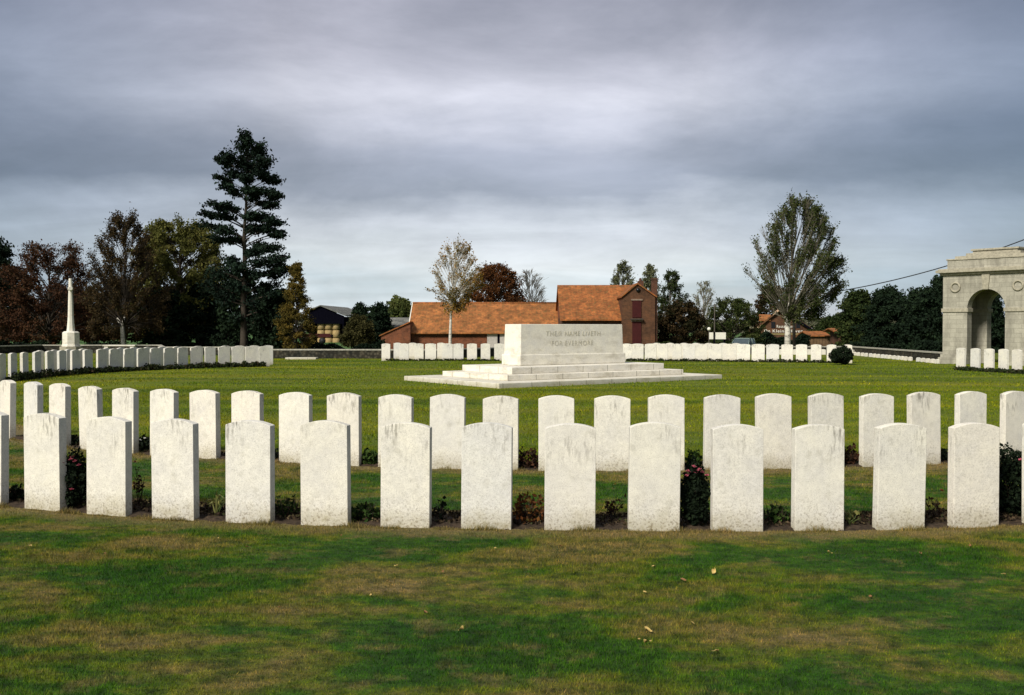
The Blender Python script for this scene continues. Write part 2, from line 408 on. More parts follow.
# planted beds under the headstone rows (curved soil strips with crumbly surface)
def arc_bed(name, Rin, Rout, a0, a1, n, label=None):
    b = MB(); m_ = 9; vs = []; fs = []
    for i in range(n+1):
        a = a0 + (a1-a0)*i/n
        j1 = .03*math.sin(a*31)+.02*math.sin(a*77+1)
        for j in range(m_):
            t = j/(m_-1); r = Rin + j1*(1-t) + (Rout-Rin)*t + random.uniform(-.008, .008)
            x, y = CX + r*math.sin(a), CY - r*math.cos(a)
            z = -.02 + .042*math.sin(math.pi*t)**.5 + random.uniform(-.008, .012)*(0 < j < m_-1)
            vs.append((x, y, z + float(terrain(x, y))))
    for i in range(n):
        for j in range(m_-1):
            fs.append((i*m_+j, i*m_+j+1, (i+1)*m_+j+1, (i+1)*m_+j))
    b.add(vs, fs, True)
    return tag(b.build(name, M['soil']), kind='structure')
arc_bed('flower_bed', R1-.62, R1+.05, R(-34), R(34), 420)
arc_bed('flower_bed', R2-.50, R2+.04, R(-42), R(42), 420)

# grass blades
MEM_C = Vector((1.588, 29.719, 0)); MEM_A = R(35.5)
def blades(name, y0, y1, margin, dens, h, wdt, seg=1):
    pts = []
    N = int(dens*(y1-y0)*((y1+y0)*.55+2*margin))
    y = rng.uniform(y0, y1, N*2); x = rng.uniform(-1, 1, N*2)*(y1*.55+margin)
    keep = np.abs(x) < y*.53+margin; x = x[keep][:N]; y = y[keep][:N]
    r = np.hypot(x-CX, y-CY) + .05*np.sin(x*9)+.035*np.sin(y*23+x*17)
    ok = ~(((r < R1+.01) & (r > R1-.56)) | ((r < R2+.01) & (r > R2-.44)))
    ca, sa = math.cos(MEM_A), math.sin(MEM_A); lx = (x-MEM_C.x)*ca+(y-MEM_C.y)*sa; ly = -(x-MEM_C.x)*sa+(y-MEM_C.y)*ca
    ok &= ~((np.abs(lx) < 4.11) & (np.abs(ly) < 2.455))
    x = x[ok]; y = y[ok]; n = len(x); z = terrain(x, y)-.003
    az = rng.uniform(0, 2*np.pi, n); hh = h*rng.uniform(.5, 1.25, n)*(1+.25*np.sin(x*2.1+np.sin(y*3)))
    lean = rng.uniform(.15, .9, n)*hh; la = rng.uniform(0, 2*np.pi, n)
    dx, dy = np.cos(az)*wdt/2, np.sin(az)*wdt/2
    lx, ly = np.cos(la)*lean, np.sin(la)*lean
    v = np.empty((n, 3, 3))
    v[:, 0] = np.stack([x-dx, y-dy, z], 1); v[:, 1] = np.stack([x+dx, y+dy, z], 1); v[:, 2] = np.stack([x+lx, y+ly, z+hh], 1)
    me = bpy.data.meshes.new(name); me.vertices.add(n*3); me.vertices.foreach_set('co', v.reshape(-1).astype(np.float32))
    me.loops.add(n*3); me.loops.foreach_set('vertex_index', np.arange(n*3, dtype=np.int32))
    me.polygons.add(n); me.polygons.foreach_set('loop_start', np.arange(0, n*3, 3, dtype=np.int32)); me.polygons.foreach_set('loop_total', np.full(n, 3, dtype=np.int32))
    at = me.attributes.new('val', 'FLOAT', 'POINT'); at.data.foreach_set('value', np.repeat(rng.uniform(0, 1, n), 3).astype(np.float32))
    me.materials.append(M['blades']); me.update(calc_edges=True)
    o = bpy.data.objects.new(name, me); C.objects.link(o)
    return tag(o, 'short mown lawn grass between and around the headstone rows', 'grass', kind='stuff')
blades('grass', 3.3, 8.2, 1.0, 11000, .019, .0036)
blades('grass', 8.2, 13, 1.5, 3600, .022, .0055)
blades('grass', 13, 26, 2.5, 450, .030, .014)
blades('grass', 26, 50, 3, 90, .034, .03)

# longer untrimmed grass hugging the bed edges and the feet of the stones
def edge_grass(Rr, am, n, h):
    a_ = rng.uniform(-R(am), R(am), n); tuft = np.clip(.5+.5*np.sin(a_*113)+.4*np.sin(a_*271+1), .15, 1.3)
    r_ = Rr+.02+np.abs(rng.normal(0, .022, n)); x = CX+r_*np.sin(a_); y = CY-r_*np.cos(a_); z = terrain(x, y)-.004
    hh = h*rng.uniform(.4, 1.2, n)*tuft; az = rng.uniform(0, 6.28, n); la = rng.uniform(0, 6.28, n); wd = .0022
    v = np.empty((n, 3, 3)); v[:, 0] = np.stack([x-np.cos(az)*wd, y-np.sin(az)*wd, z], 1); v[:, 1] = np.stack([x+np.cos(az)*wd, y+np.sin(az)*wd, z], 1)
    v[:, 2] = np.stack([x+np.cos(la)*hh*.45, y+np.sin(la)*hh*.45, z+hh], 1)
    me = bpy.data.meshes.new('edge_grass'); me.from_pydata(v.reshape(-1, 3).tolist(), [], [(i*3, i*3+1, i*3+2) for i in range(n)])
    at = me.attributes.new('val', 'FLOAT', 'POINT'); at.data.foreach_set('value', np.repeat(rng.uniform(0, 1, n), 3).astype(np.float32)); me.materials.append(M['blades'])
    o = bpy.data.objects.new('edge_grass', me); C.objects.link(o); tag(o, 'uneven longer grass hugging the edge of the planted strip', 'grass', kind='stuff')
edge_grass(R1, 34, 22000, .045); edge_grass(R2, 42, 14000, .04)

# ------------------------------------------------------------------ headstones
def headstone_mesh():
    W, T, H, S = .3850, .084, .815, .036; n = 14
    prof = [(-W/2, -.16), (W/2, -.16)]
    rad = (W*W/4+S*S)/(2*S)
    a = math.asin(W/2/rad)
    for i in range(n+1):
        t = a - 2*a*i/n; prof.append((rad*math.sin(t), H-rad+rad*math.cos(t)))
    b = MB(); b.prism([(x, 0, z) for x, z in prof], (0, T, 0))
    o = b.build('headstone', M['head'], None, .0045, 2)
    return o
hs0 = headstone_mesh(); hs_used = [False]
ORD = ['first', 'second', 'third', 'fourth', 'fifth', 'sixth', 'seventh', 'eighth', 'ninth', 'tenth', 'eleventh', 'twelfth', 'thirteenth',
       'fourteenth', 'fifteenth', 'sixteenth', 'seventeenth', 'eighteenth', 'nineteenth', 'twentieth', 'twenty-first', 'twenty-second', 'twenty-third', 'twenty-fourth',
       'twenty-fifth', 'twenty-sixth', 'twenty-seventh', 'twenty-eighth', 'twenty-ninth', 'thirtieth', 'thirty-first', 'thirty-second', 'thirty-third', 'thirty-fourth', 'thirty-fifth', 'thirty-sixth']
def headstone(x, y, rz, label, group, hz=1., dz=0., tilt=.020, wx=1.):
    o = hs0 if not hs_used[0] else hs0.copy()
    if hs_used[0]: C.objects.link(o)
    hs_used[0] = True
    o.location = (x, y, float(terrain(x, y)) + dz)
    o.rotation_euler = (random.uniform(-tilt, tilt), random.uniform(-tilt, tilt)*.6, rz + random.uniform(-.012, .012)); o.scale = (wx, 1, hz)
    return tag(o, label, 'headstone', group)
def nth(i, n, tail):
    return (ORD[i] + ' ' + tail + ' from the left') if i <= (n-1)//2 else (('rightmost ' + tail) if i == n-1 else ORD[n-1-i] + ' ' + tail + ' from the right')

front = [(-35, 4, 502.5), (24.6, 59.4, 509.5), (86.8, 125, 514.5), (151.5, 194, 520), (224.7, 271, 522.8), (300, 348.4, 525.5), (380.6, 429, 528.4), (461, 511, 529.6),
         (544.5, 595, 530.7), (628.6, 679.7, 532), (712, 764, 532.4), (793.2, 845.5, 530.7), (873.4+4, 924.5, 530), (949.4+5, 998.2, 527.4), (1022+8, 1071, 523.5)]
look = {1: 'left of the flowering bush', 2: 'right of the flowering bush', 3: 'stained at its top, spiky leaves to its right', 4: 'clean, spiky leaves to its left', 5: 'clean, between two low shrubs',
        6: 'with a damp brownish foot', 7: 'with thin streaks and a small dark spot', 8: 'right of the rusty-leaved plant', 9: 'left of the pink-flowered bush', 10: 'right of the pink-flowered bush',
        11: 'with lichen marks at its top', 12: 'with a pale patch at its lower right', 13: 'left of the large dark bush at the photo edge'}
N = len(front); PF = []
for i, (a, b, py) in enumerate(front):
    px = (a+b)/2; d = ray(px, py)                         # bearing of the stone; it stands on the circle of radius R1
    bx = d.x/d.y; aa = 1+bx*bx; bb = -2*(CX*bx+CY); cc = CX*CX+CY*CY-R1*R1
    y = (-bb-math.sqrt(bb*bb-4*aa*cc))/(2*aa); x = bx*y; PF.append((x, y))
    rz = math.atan2(x-CX, -(y-CY)) if False else math.atan2((x-CX), (CY-y))
    lab = 'pale headstone in the front row, ' + (nth(i, N, 'stone') if i not in look else look[i])
    if i == 0: lab = 'pale headstone in the front row cut off by the left photo edge'
    if i == N-1: lab = 'sliver of a headstone in the front row at the right photo edge'
    headstone(x, y, rz, lab, 'headstones in the front row', random.uniform(.99, 1.01))
second = [(-18, 3, 441), (0-4, 13, 442.5), (21.4, 39.6, 443.8), (47.2, 66.7, 447), (78.3, 99.4, 450), (111.2, 134, 453.3), (148.7, 174.5, 456), (189, 217, 459), (230.4, 260.8, 461), (278, 310, 462.8), (326.5, 359.4, 465.5),
          (377.4, 411.6, 467.3), (429.2, 463.7, 469), (482.4, 518.3, 470.6), (538.3, 574.3, 471.7), (594.5, 629.7, 472), (648.8, 684.7, 472), (702.7+3, 739, 471), (755.2+3, 792, 470), (808+3, 844.5, 468.5), (858.9+4, 894, 466.6), (907.5+4, 941.3, 464.5), (954+5, 986.7, 462), (996.8+6, 1032, 459.4), ]
second = second[1:]; N = len(second); PS = []
for i, (a, b, py) in enumerate(second):
    px = (a+b)/2; d = ray(px, py)
    bx = d.x/d.y; aa = 1+bx*bx; bb = -2*(CX*bx+CY); cc = CX*CX+CY*CY-R2*R2
    y = (-bb-math.sqrt(bb*bb-4*aa*cc))/(2*aa); x = bx*y; PS.append((x, y))
    rz = math.atan2((x-CX), (CY-y))
    headstone(x, y, rz, 'pale headstone in the second row, ' + nth(i, N, 'stone'), 'headstones in the second row', random.uniform(.985, 1.01))

def base_line(px, pts):
    return float(np.interp(px, [p[0] for p in pts], [p[1] for p in pts]))
def far_row(pxs, line, face, desc, group, push=0., hz=1., dz=0., wx=1.):
    P = []
    for px in pxs:
        g_ = G(px, base_line(px, line)); P.append(g_)
    n = len(P)
    for i, g_ in enumerate(P):
        t = (P[min(i+1, n-1)] - P[max(i-1, 0)]); rz = math.atan2(t.y, t.x)
        if push:
            nrm = Vector((-math.sin(rz), math.cos(rz), 0)); g_ = g_ + nrm*push
        headstone(g_.x, g_.y, rz, desc + nth(i, n, 'stone'), group, hz, dz, .012, wx[i] if hasattr(wx, '__len__') else wx)
    return P
L1 = [(-2, 382.5), (10, 381), (38, 377.6), (65, 375), (100, 372.6), (145, 370.3), (190, 368.4), (230, 367.3), (265, 366.6)]
lx = [3, 14.3, 26, 38.3, 51, 63.2, 76.4, 89, 102.5, 115.5, 129.5, 143, 156, 169.7, 183.5, 196.3, 210.5, 224, 237.5, 250.6, 264.5]
ROW_L = far_row(lx, L1, 0, 'small distant headstone in the left arc, front line, ', 'headstones in the left arc, front line', wx=1.1)
far_row([41, 55.5, 70, 84, 108, 122, 135, 149, 163, 178, 199, 226, 240, 254.5, 268.5], [(p, y-1.9) for p, y in L1], 0, 'half-hidden headstone behind the left arc, ', 'headstones in the left arc, rear line')
lc = [385.8, 404, 419, 430.6, 447.5, 458.3, 472, 485.5, 499.2]
ROW_C = far_row(lc, [(380, 360.8), (505, 360.8)], 0, 'distant headstone left of the stone memorial, front line, ', 'headstones in the far central row', wx=[1.05, 1.15, 1.1, 1.35, 1.3, 1.25, 1.2, 1.15, 1.2])
far_row([397.5, 412.5, 441], [(380, 359.2), (505, 359.2)], 0, 'half-hidden headstone behind the row left of the memorial, ', 'headstones behind the far central row')
lr = [626.5, 637.5, 650.5, 663, 676.8, 689, 701, 715, 729.5, 743.3, 758, 772.6, 787, 801.5, 816, 831.5, 847.3]
ROW_R = far_row(lr, [(625, 361), (735, 361.8), (848, 363.2)], 0, 'distant headstone right of the stone memorial, front line, ', 'headstones in the far right row', wx=[1.2, 1.45, 1.4, 1.1, 1.1, 1.4, 1.4, 1.5, 1.55, 1.55, 1.5, 1.45, 1.3, 1.25, 1.15, 1.05, 1.05])
far_row([656.5, 670, 684, 696, 709, 723, 736], [(625, 359.4), (735, 360)], 0, 'half-hidden headstone behind the row right of the memorial, ', 'headstones behind the far right row')
lp = [960, 974.4, 988.2, 1002.5, 1016, 1033]
ROW_P = far_row(lp, [(955, 369.8), (1005, 372.6), (1035, 374.5)], 0, 'headstone standing before the arched pavilion, ', 'headstones before the pavilion', wx=1.08)

# low oblique row along the boundary wall, standing in a sunken border
WE, WF = Vector((20.0, 58.6, 0)), Vector((19.0, 44.4, 0))
px_m = [854+3.95*i for i in range(15)] + [917.5, 922.3, 927.1, 931.9, 936.7]
n = len(px_m)
rows = [(793+4.1*i) for i in range(15)] + px_m
def on_wall(px, off):
    a_, b_ = WE + Vector((-off, 0, 0)), WF + Vector((-off, 0, 0)); q = (px-512)/F
    ts = (a_.x - q*a_.y)/(q*(b_.y-a_.y) - (b_.x-a_.x)); return a_ + (b_-a_)*ts
for i, px in enumerate(px_m):
    g_ = on_wall(px, .55)
    headstone(g_.x, g_.y, R(-80), 'tiny low headstone in the line along the boundary wall, ' + nth(i, n, 'stone'), 'low headstones along the boundary wall', 1, -.62, .03, .66)
for i in range(13):
    g_ = Vector((15.2+i*.40, 57.6, 0))
    headstone(g_.x, g_.y, 0, 'low pale headstone seen in the gaps behind the right row, ' + nth(i, 13, 'stone'), 'low headstones behind the far right row', 1, -.5, .012, .85)

# dark bedding plants along the far rows: uncountable ground cover
M['cover'] = leafmat('bedding_foliage', [(.010, .016, .006), (.022, .035, .012), (.035, .04, .015), (.05, .028, .018)], .1)
def bedding(P, name, offc=-.12, h=.2, n=380, jit=.2):
    cen = []; val = []
    for i in range(len(P)-1):
        a_, b_ = P[i], P[i+1]; t = (b_-a_); L = t.length; nn = Vector((t.y, -t.x, 0)).normalized()
        top = np.array([random.uniform(.35, 1)*h for _ in range(6)])
        u = rng.uniform(0, 1, n); hh = np.interp(u, np.linspace(0, 1, 6), top)
        o_ = rng.normal(.12, jit*.5, n)
        x = a_.x + t.x*u + nn.x*o_; y = a_.y + t.y*u + nn.y*o_
        cen.append(np.stack([x, y, terrain(x, y)+rng.uniform(0, 1, n)*hh], 1)); val.append(rng.uniform(0, 1, n)*.6+.4*np.interp(u, np.linspace(0, 1, 6), rng.uniform(0, 1, 6)))
    cen = np.concatenate(cen); o = leaf_mesh(name, cen, .05, M['cover'], np.concatenate(val))
    return tag(o, 'low dark bedding plants along the foot of the far headstones', 'ground cover', kind='stuff')
bedding(ROW_L, 'bedding_plants', h=.26, n=420); bedding(ROW_C, 'bedding_plants', h=.12, n=160, jit=.12); bedding(ROW_R, 'bedding_plants', h=.16, n=200, jit=.12); bedding(ROW_P, 'bedding_plants', h=.16, n=500)

# ------------------------------------------------------------------ stone of remembrance on three steps
mem = empty('stone_memorial', MEM_C, 'large pale altar-like memorial block on three wide stone steps in the lawn', 'memorial', rz=MEM_A)
def sbox(hx, hy, z0, z1, name, bev=.012):
    b = MB(); b.box(-hx, hx, -hy, hy, z0, z1); return b.build(name, M['memorial'], mem, bev, 2)
sbox(4.11, 2.455, -.1, .127, 'step'); sbox(3.268, 1.662, .129, .281, 'step'); sbox(2.846, 1.255, .283, .467, 'step')
b = MB(); b.box(-1.995, 1.995, -.463, .463, .469, .785)
b.build('plinth', M['memorial'], mem, .03, 2)
b = MB()
tb, tt = (1.945, .415), (1.919, .393)
b.add([(sx_*q[0], sy_*q[1], z) for q, z in ((tb, .775), (tt, 1.652)) for sx_, sy_ in ((-1,-1),(1,-1),(1,1),(-1,1))],
      [(3,2,1,0),(4,5,6,7),(0,1,5,4),(1,2,6,5),(2,3,7,6),(3,0,4,7)])
b.build('block', M['memorial'], mem, .015, 2)
def text_obj(s, size, mtl, name, parent, loc, rot, ext=.004, align='CENTER'):
    cu = bpy.data.curves.new(name+'_curve', 'FONT'); cu.body = s; cu.size = size; cu.extrude = ext; cu.align_x = align; cu.space_character = 1.15
    t = bpy.data.objects.new(name+'_tmp', cu); C.objects.link(t)
    dg = bpy.context.evaluated_depsgraph_get(); me = bpy.data.meshes.new_from_object(t.evaluated_get(dg)); bpy.data.objects.remove(t)
    me.materials.clear(); me.materials.append(mtl); o = bpy.data.objects.new(name, me); C.objects.link(o); o.parent = parent
    o.location = loc; o.rotation_euler = rot; return o
text_obj('THEIR NAME LIVETH', .20, M['insc'], 'inscription', mem, (.0, -.404, 1.31), (math.pi/2-.03, 0, 0))
text_obj('FOR EVERMORE', .20, M['insc'], 'inscription', mem, (-.05, -.411, 1.03), (math.pi/2-.03, 0, 0))

# ------------------------------------------------------------------ cross of sacrifice
cp = A(71, 350, 60); cr = empty('stone_cross', (cp.x, 60, 0), 'tall tapering stone cross on a blocky pedestal before the dark trees', 'cross', rz=R(114))
b = MB(); b.lathe([(.78, -.1), (.78, .18)], 8, rot=R(22.5)); b.lathe([(.68, .182), (.68, .42)], 8, rot=R(22.5)); b.build('step', M['ashlar_trim'], cr, .01)
b = MB(); b.lathe([(.56, .42), (.56, .50), (.52, .54), (.51, 1.26), (.40, 1.34)], 8, rot=R(22.5)); b.build('pedestal', M['memorial'], cr, .01)
b = MB(); b.lathe([(.26, 1.32), (.235, 1.5), (.175, 2.2), (.15, 3.1), (.12, 3.9), (.105, 4.45), (.09, 4.52)], 8, rot=R(22.5)); b.build('shaft', M['memorial'], cr, .005)
for s in (-1, 1):
    b = MB(); b.lathe([(.17, 0), (.145, .02), (.115, .55), (.14, .60), (.12, .64)], 8, rot=R(22.5))
    o = b.build('arm', M['memorial'], cr, .004); o.location = (s*.06, 0, 3.9); o.rotation_euler = (0, s*math.pi/2, 0)
b = MB(); b.box(-.03, .03, -.175, -.150, 2.2, 3.75); b.box(-.22, .22, -.185, -.155, 3.62, 3.68); b.box(-.022, .022, -.185, -.15, 3.68, 3.98); b.build('bronze_sword', plain('bronze', (.07, .06, .04), .5, metal=.6), cr)

# ------------------------------------------------------------------ arched pavilion
PU = Vector((.637, -.771, 0)).normalized(); PIN = Vector((-PU.y, PU.x, 0))   # along the face, inwards
pang = math.atan2(PU.y, PU.x)
pav = empty('arched_pavilion', (18.6, 43.0, 0), 'square stone pavilion with round arches and a stepped top at the right edge', 'pavilion', rz=pang)
PW = 3.70; PD = 2.2; AX0, AX1 = 1.06, 2.64; AR = (AX1-AX0)/2; AC = (AX0+AX1)/2; SPR = 2.38; TOPW = 3.80; TH = .40
def arch_wall(b, y0, y1):            # a wall with one round-arched opening
    n = 20; vs = []; fs = []
    for v in (y0, y1):
        vs += [(0, v, -.1), (AX0, v, -.1), (AX0, v, SPR), (0, v, SPR), (AX1, v, -.1), (PW, v, -.1), (PW, v, SPR), (AX1, v, SPR), (0, v, TOPW), (PW, v, TOPW)]
        for i in range(n+1):
            a = math.pi - math.pi*i/n; vs.append((AC+AR*math.cos(a), v, SPR+AR*math.sin(a)))
        for i in range(n+1):
            a = math.pi - math.pi*i/n; vs.append((AC+AR*math.cos(a), v, TOPW))
    st = 10 + 2*(n+1)
    for q, fl in ((0, False), (st, True)):
        ff = [(0,1,2,3), (4,5,6,7), (3, 2, 10+n+1, 8), (7, 6, 9, 10+2*n+1)]
        for i in range(n): ff.append((10+i, 10+i+1, 10+n+1+i+1, 10+n+1+i))
        fs += [tuple(q+j for j in (reversed(f) if fl else f)) for f in ff]
    def bridge(i, j): fs.append((i, st+i, st+j, j))
    for i in range(n): bridge(10+i+1, 10+i)
    bridge(2, 1); bridge(4, 7); bridge(0, 3); bridge(3, 8); bridge(6, 5); bridge(9, 6)
    b.add(vs, fs)
for y0_, y1_ in ((0, TH), (PD-TH, PD)):
    b = MB(); arch_wall(b, y0_, y1_); o = b.build('arched_wall', M['ashlar'], pav)
    bm = bmesh.new(); bm.from_mesh(o.data); bmesh.ops.recalc_face_normals(bm, faces=bm.faces); bm.to_mesh(o.data); bm.free()
for x0_ in (.001, PW-TH-.001):
    b = MB(); b.box(x0_, x0_+TH, TH+.001, PD-TH-.001, -.1, 3.78); b.build('side_wall', M['ashlar'], pav)
b = MB(); b.box(TH+.01, PW-TH-.01, TH+.002, PD-TH-.002, 3.60, 3.78); b.build('ceiling', M['ashlar_trim'], pav)
b = MB(); b.box(-.10, PW+.10, -.10, PD+.10, 3.802, 3.90); b.box(-.23, PW+.23, -.23, PD+.23, 3.90, 4.02); b.box(-.16, PW+.16, -.16, PD+.16, 4.02, 4.07); b.build('cornice', M['ashlar_trim'], pav, .012)
b = MB(); b.box(.12, PW-.12, .12, PD-.12, 4.072, 4.44); b.build('attic', M['ashlar'], pav, .01)
for ins, z0, z1 in ((.08, 4.442, 4.50), (.34, 4.502, 4.62), (.56, 4.622, 4.74), (.76, 4.742, 4.84), (.70, 4.842, 4.92)):
    b = MB(); b.box(ins+.15*(ins > .5), PW-ins-.15*(ins > .5), ins, PD-ins, z0, z1); b.build('roof_step', M['ashlar_trim'], pav, .012)
for x0, x1 in ((-.05, AX0+.05), (AX1-.05, PW+.05)):
    for y0, y1 in ((-.05, TH+.03), (PD-TH-.03, PD+.05)): b = MB(); b.box(x0, x1, y0, y1, 2.22, 2.38); b.build('impost_band', M['ashlar_trim'], pav, .01)
for x0, x1 in ((-.14, AX0+.03), (AX1-.03, PW+.14)):
    for y0, y1 in ((-.14, TH+.03), (PD-TH-.03, PD+.14)): b = MB(); b.box(x0, x1, y0, y1, -.1, .28); b.box(x0+.07, x1-.015, y0+.07, y1-.015, .279, .42); b.build('base_course', M['ashlar'], pav, .012)
b = MB(); b.prism([(AC-.11, -.07, SPR+AR-.02), (AC+.11, -.07, SPR+AR-.02), (AC+.17, -.07, 3.79), (AC-.17, -.07, 3.79)], (0, .09, 0)); b.build('keystone', M['ashlar_trim'], pav, .008)
for cx_ in (.55, PW-.55):
    b = MB(); pts = [(cx_+.19*math.cos(q*math.pi/10), -.02, 3.28+.19*math.sin(q*math.pi/10)) for q in range(21)]; b.tube(pts, .045, 6, False); b.build('carved_wreath', M['ashlar_trim'], pav)

# ------------------------------------------------------------------ boundary wall with pale coping
def flint():
    m, k = mat('dark_flint_wall'); g = k.node('ShaderNodeNewGeometry').outputs['Position']
    v = k.node('ShaderNodeTexVoronoi'); k.put(v.inputs['Vector'], g); v.inputs['Scale'].default_value = 7
    col = k.mix(1., k.ramp(k.noise(g, 2.5, 5), [(.35, (.028, .030, .024)), (.65, (.075, .065, .045))]), k.ramp(v.outputs['Distance'], [(.1, 1.4), (.6, .4)]), 'MULTIPLY')
    finish(k, col, .95); return m
M['flint'] = flint()
bw = empty('boundary_wall', (0, 60, 0), 'long low dark flint wall with a pale coping enclosing the cemetery lawn', 'wall')
pl = [(-48, 46), (-33, 51), (-30, 63.5), (-22.5, 63.5), (-20, 57), (-14.2, 57), (-12.5, 50.5), (-3.5, 50.0), (0, 56.5), (20.0, 58.6), (19.0, 44.0)]
for parts, (w0, z0, z1, m_, nm) in {'b': (.20, -1.2, .41, M['flint'], 'wall_body'), 'c': (.27, .412, .475, M['mosslime'], 'coping')}.items():
    b = MB(); vs = []; n = len(pl)
    for i, p in enumerate(pl):
        p0 = Vector(pl[max(i-1, 0)]); p1 = Vector(pl[min(i+1, n-1)]); pc = Vector(p)
        d1 = (pc-p0).normalized() if i else (p1-pc).normalized(); d2 = (p1-pc).normalized() if i < n-1 else d1
        nr = Vector((-(d1+d2).y, (d1+d2).x)).normalized(); s = w0/2/max(.4, nr.dot(Vector((-d1.y, d1.x))))
        a_, b_ = pc+nr*s, pc-nr*s
        vs += [(a_.x, a_.y, z0), (b_.x, b_.y, z0), (b_.x, b_.y, z1), (a_.x, a_.y, z1)]
    fs = [(0, 1, 2, 3)] + [(i*4+j, i*4+4+j, i*4+4+(j+1)%4, i*4+(j+1)%4) for i in range(n-1) for j in range(4)] + [tuple((n-1)*4+j for j in (3, 2, 1, 0))]
    b.add(vs, fs); o = b.build(nm, m_, bw); o.location = (0, -60, 0)
    bm = bmesh.new(); bm.from_mesh(o.data); bmesh.ops.recalc_face_normals(bm, faces=bm.faces); bm.to_mesh(o.data); bm.free()
# pale slab lying flat in the grass
b = MB(); g_ = G(306, 359.2); b.box(-.75, .75, -.35, .35, -.02, .09); o = b.build('stone_slab', M['memorial'], None, .012); o.location = (g_.x-.2, g_.y, 0)
tag(o, 'flat pale stone slab lying in the grass by the dark wall', 'slab')
# pale bench-like tables far left
for px, lab in ((120, 'pale stone bench before the trees, behind the left headstones'),):
    g_ = A(px, 347, 61.5); t = empty('stone_bench', (g_.x, 61.5, 0), lab, 'bench')
    b = MB(); b.box(-1.0, 1.0, -.22, .22, .42, .50); b.build('seat', M['memorial'], t, .01)
    for s in (-.8, .8): b = MB(); b.box(s-.12, s+.12, -.18, .18, -.1, .418); b.build('leg', M['memorial'], t, .01)

# ------------------------------------------------------------------ farm buildings
def pt(px, py, Y): return A(px, py, Y)
GZ = -1.05
# long low barn with the orange roof
Y0, Y1 = 85., 89.; x0, x1 = pt(411, 0, Y0).x, pt(563, 0, Y0).x; ez = pt(0, 332, Y0).z; rz_ = pt(0, 303, Y1).z
barn = empty('long_barn', ((x0+x1)/2, Y0, GZ), 'long low brick barn with an orange tiled roof behind the central birch', 'barn')
def off(o, root): o.location = Vector(o.location) - root.location; return o
b = MB(); b.box(x0, x1, Y0, Y1+4, GZ, ez+.05); off(b.build('wall', M['brick'], barn), barn)
b = MB(); b.prism([(x0-.3, Y0-.35, ez-.06), (x0-.3, Y1, rz_), (x0-.3, Y1+4.4, ez-.06), (x0-.3, Y1+4.4, ez-.16), (x0-.3, Y1, rz_-.14), (x0-.3, Y0-.35, ez-.16)], (x1-x0+.4, 0, 0)); off(b.build('roof', M['tile'], barn), barn)
b = MB(); b.prism([(x0+.02, Y0+.1, ez), (x0+.02, Y1, rz_-.2), (x0+.02, Y1+3.9, ez)], (.2, 0, 0)); off(b.build('gable', M['brick'], barn), barn)
b = MB(); b.prism([(x0-.36, Y0-.37, ez-.1), (x0-.36, Y1, rz_+.04), (x0-.36, Y1, rz_-.12), (x0-.36, Y0-.37, ez-.24)], (.07, 0, 0)); off(b.build('verge_board', M['white'], barn), barn)
b = MB(); b.tube([(x0-.3, Y1, rz_), (x1+.1, Y1, rz_)], .09, 8); off(b.build('ridge_tiles', M['tile_b'], barn), barn)
b = MB(); xa, xb = pt(414, 0, Y0).x, pt(486, 0, Y0).x; b.box(xa, xb, Y0-.03, Y0-.001, pt(0, 337, Y0).z, ez-.02); off(b.build('dark_band', M['brick_dark'], barn), barn)
b = MB(); xa = pt(497.5, 0, Y0).x; xb = pt(499.5, 0, Y0).x; b.box(xa, xb, Y0-.03, Y0-.001, GZ, pt(0, 334, Y0).z); off(b.build('door_opening', M['darkwood'], barn), barn)
for xa, xb in ((487, 497.3), (499.8, 506)):
    xa, xb = pt(xa, 0, Y0).x, pt(xb, 0, Y0).x
    b = MB(); b.box(xa, xb, Y0-.10, Y0-.04, GZ, pt(0, 333.8, Y0).z); o = off(b.build('white_door', plain('pale_door_paint', (.42, .39, .36), .7, 6, .2), barn), barn)
# lean-to brick shed
Y = 84.; p = [pt(381, 336, Y), pt(409, 323.2, Y), pt(411, 331, Y), pt(411.5, 331, Y)]
le = empty('brick_lean_to', (p[0].x+1, Y, GZ), 'small brick lean-to with a sloping top at the left end of the barn', 'shed')
xe = pt(409.6, 0, Y).x
b = MB(); b.prism([(p[0].x, Y, GZ), (xe, Y, GZ), (xe, Y, p[1].z), (p[0].x, Y, p[0].z)], (0, 3.5, 0)); off(b.build('wall', M['brick'], le), le)
b = MB(); b.prism([(p[0].x-.15, Y-.12, p[0].z-.03), (xe+.0, Y-.12, p[1].z+.06), (xe, Y-.12, p[1].z+.16), (p[0].x-.15, Y-.12, p[0].z+.06)], (0, 3.8, 0)); off(b.build('roof', M['tile_b'], le), le)
# grey roofed shed behind
Y = 100.; sh = empty('grey_roofed_shed', (pt(397, 0, Y).x, Y, GZ), 'low shed with a grey corrugated roof behind the brick lean-to', 'shed')
xa, xb = pt(380, 0, Y).x, pt(413, 0, Y).x; zt, ze = pt(0, 317.5, Y+3).z, pt(0, 327, Y).z
b = MB(); b.box(xa, xb, Y, Y+6, GZ, ze); off(b.build('wall', M['brick_dark'], sh), sh)
b = MB(); b.prism([(xa-.2, Y-.2, ze), (xa-.2, Y+3, zt), (xa-.2, Y+6.2, ze), (xa-.2, Y+6.2, ze-.12), (xa-.2, Y+3, zt-.12), (xa-.2, Y-.2, ze-.12)], (xb-xa+.4, 0, 0)); off(b.build('roof', M['slate'], sh), sh)
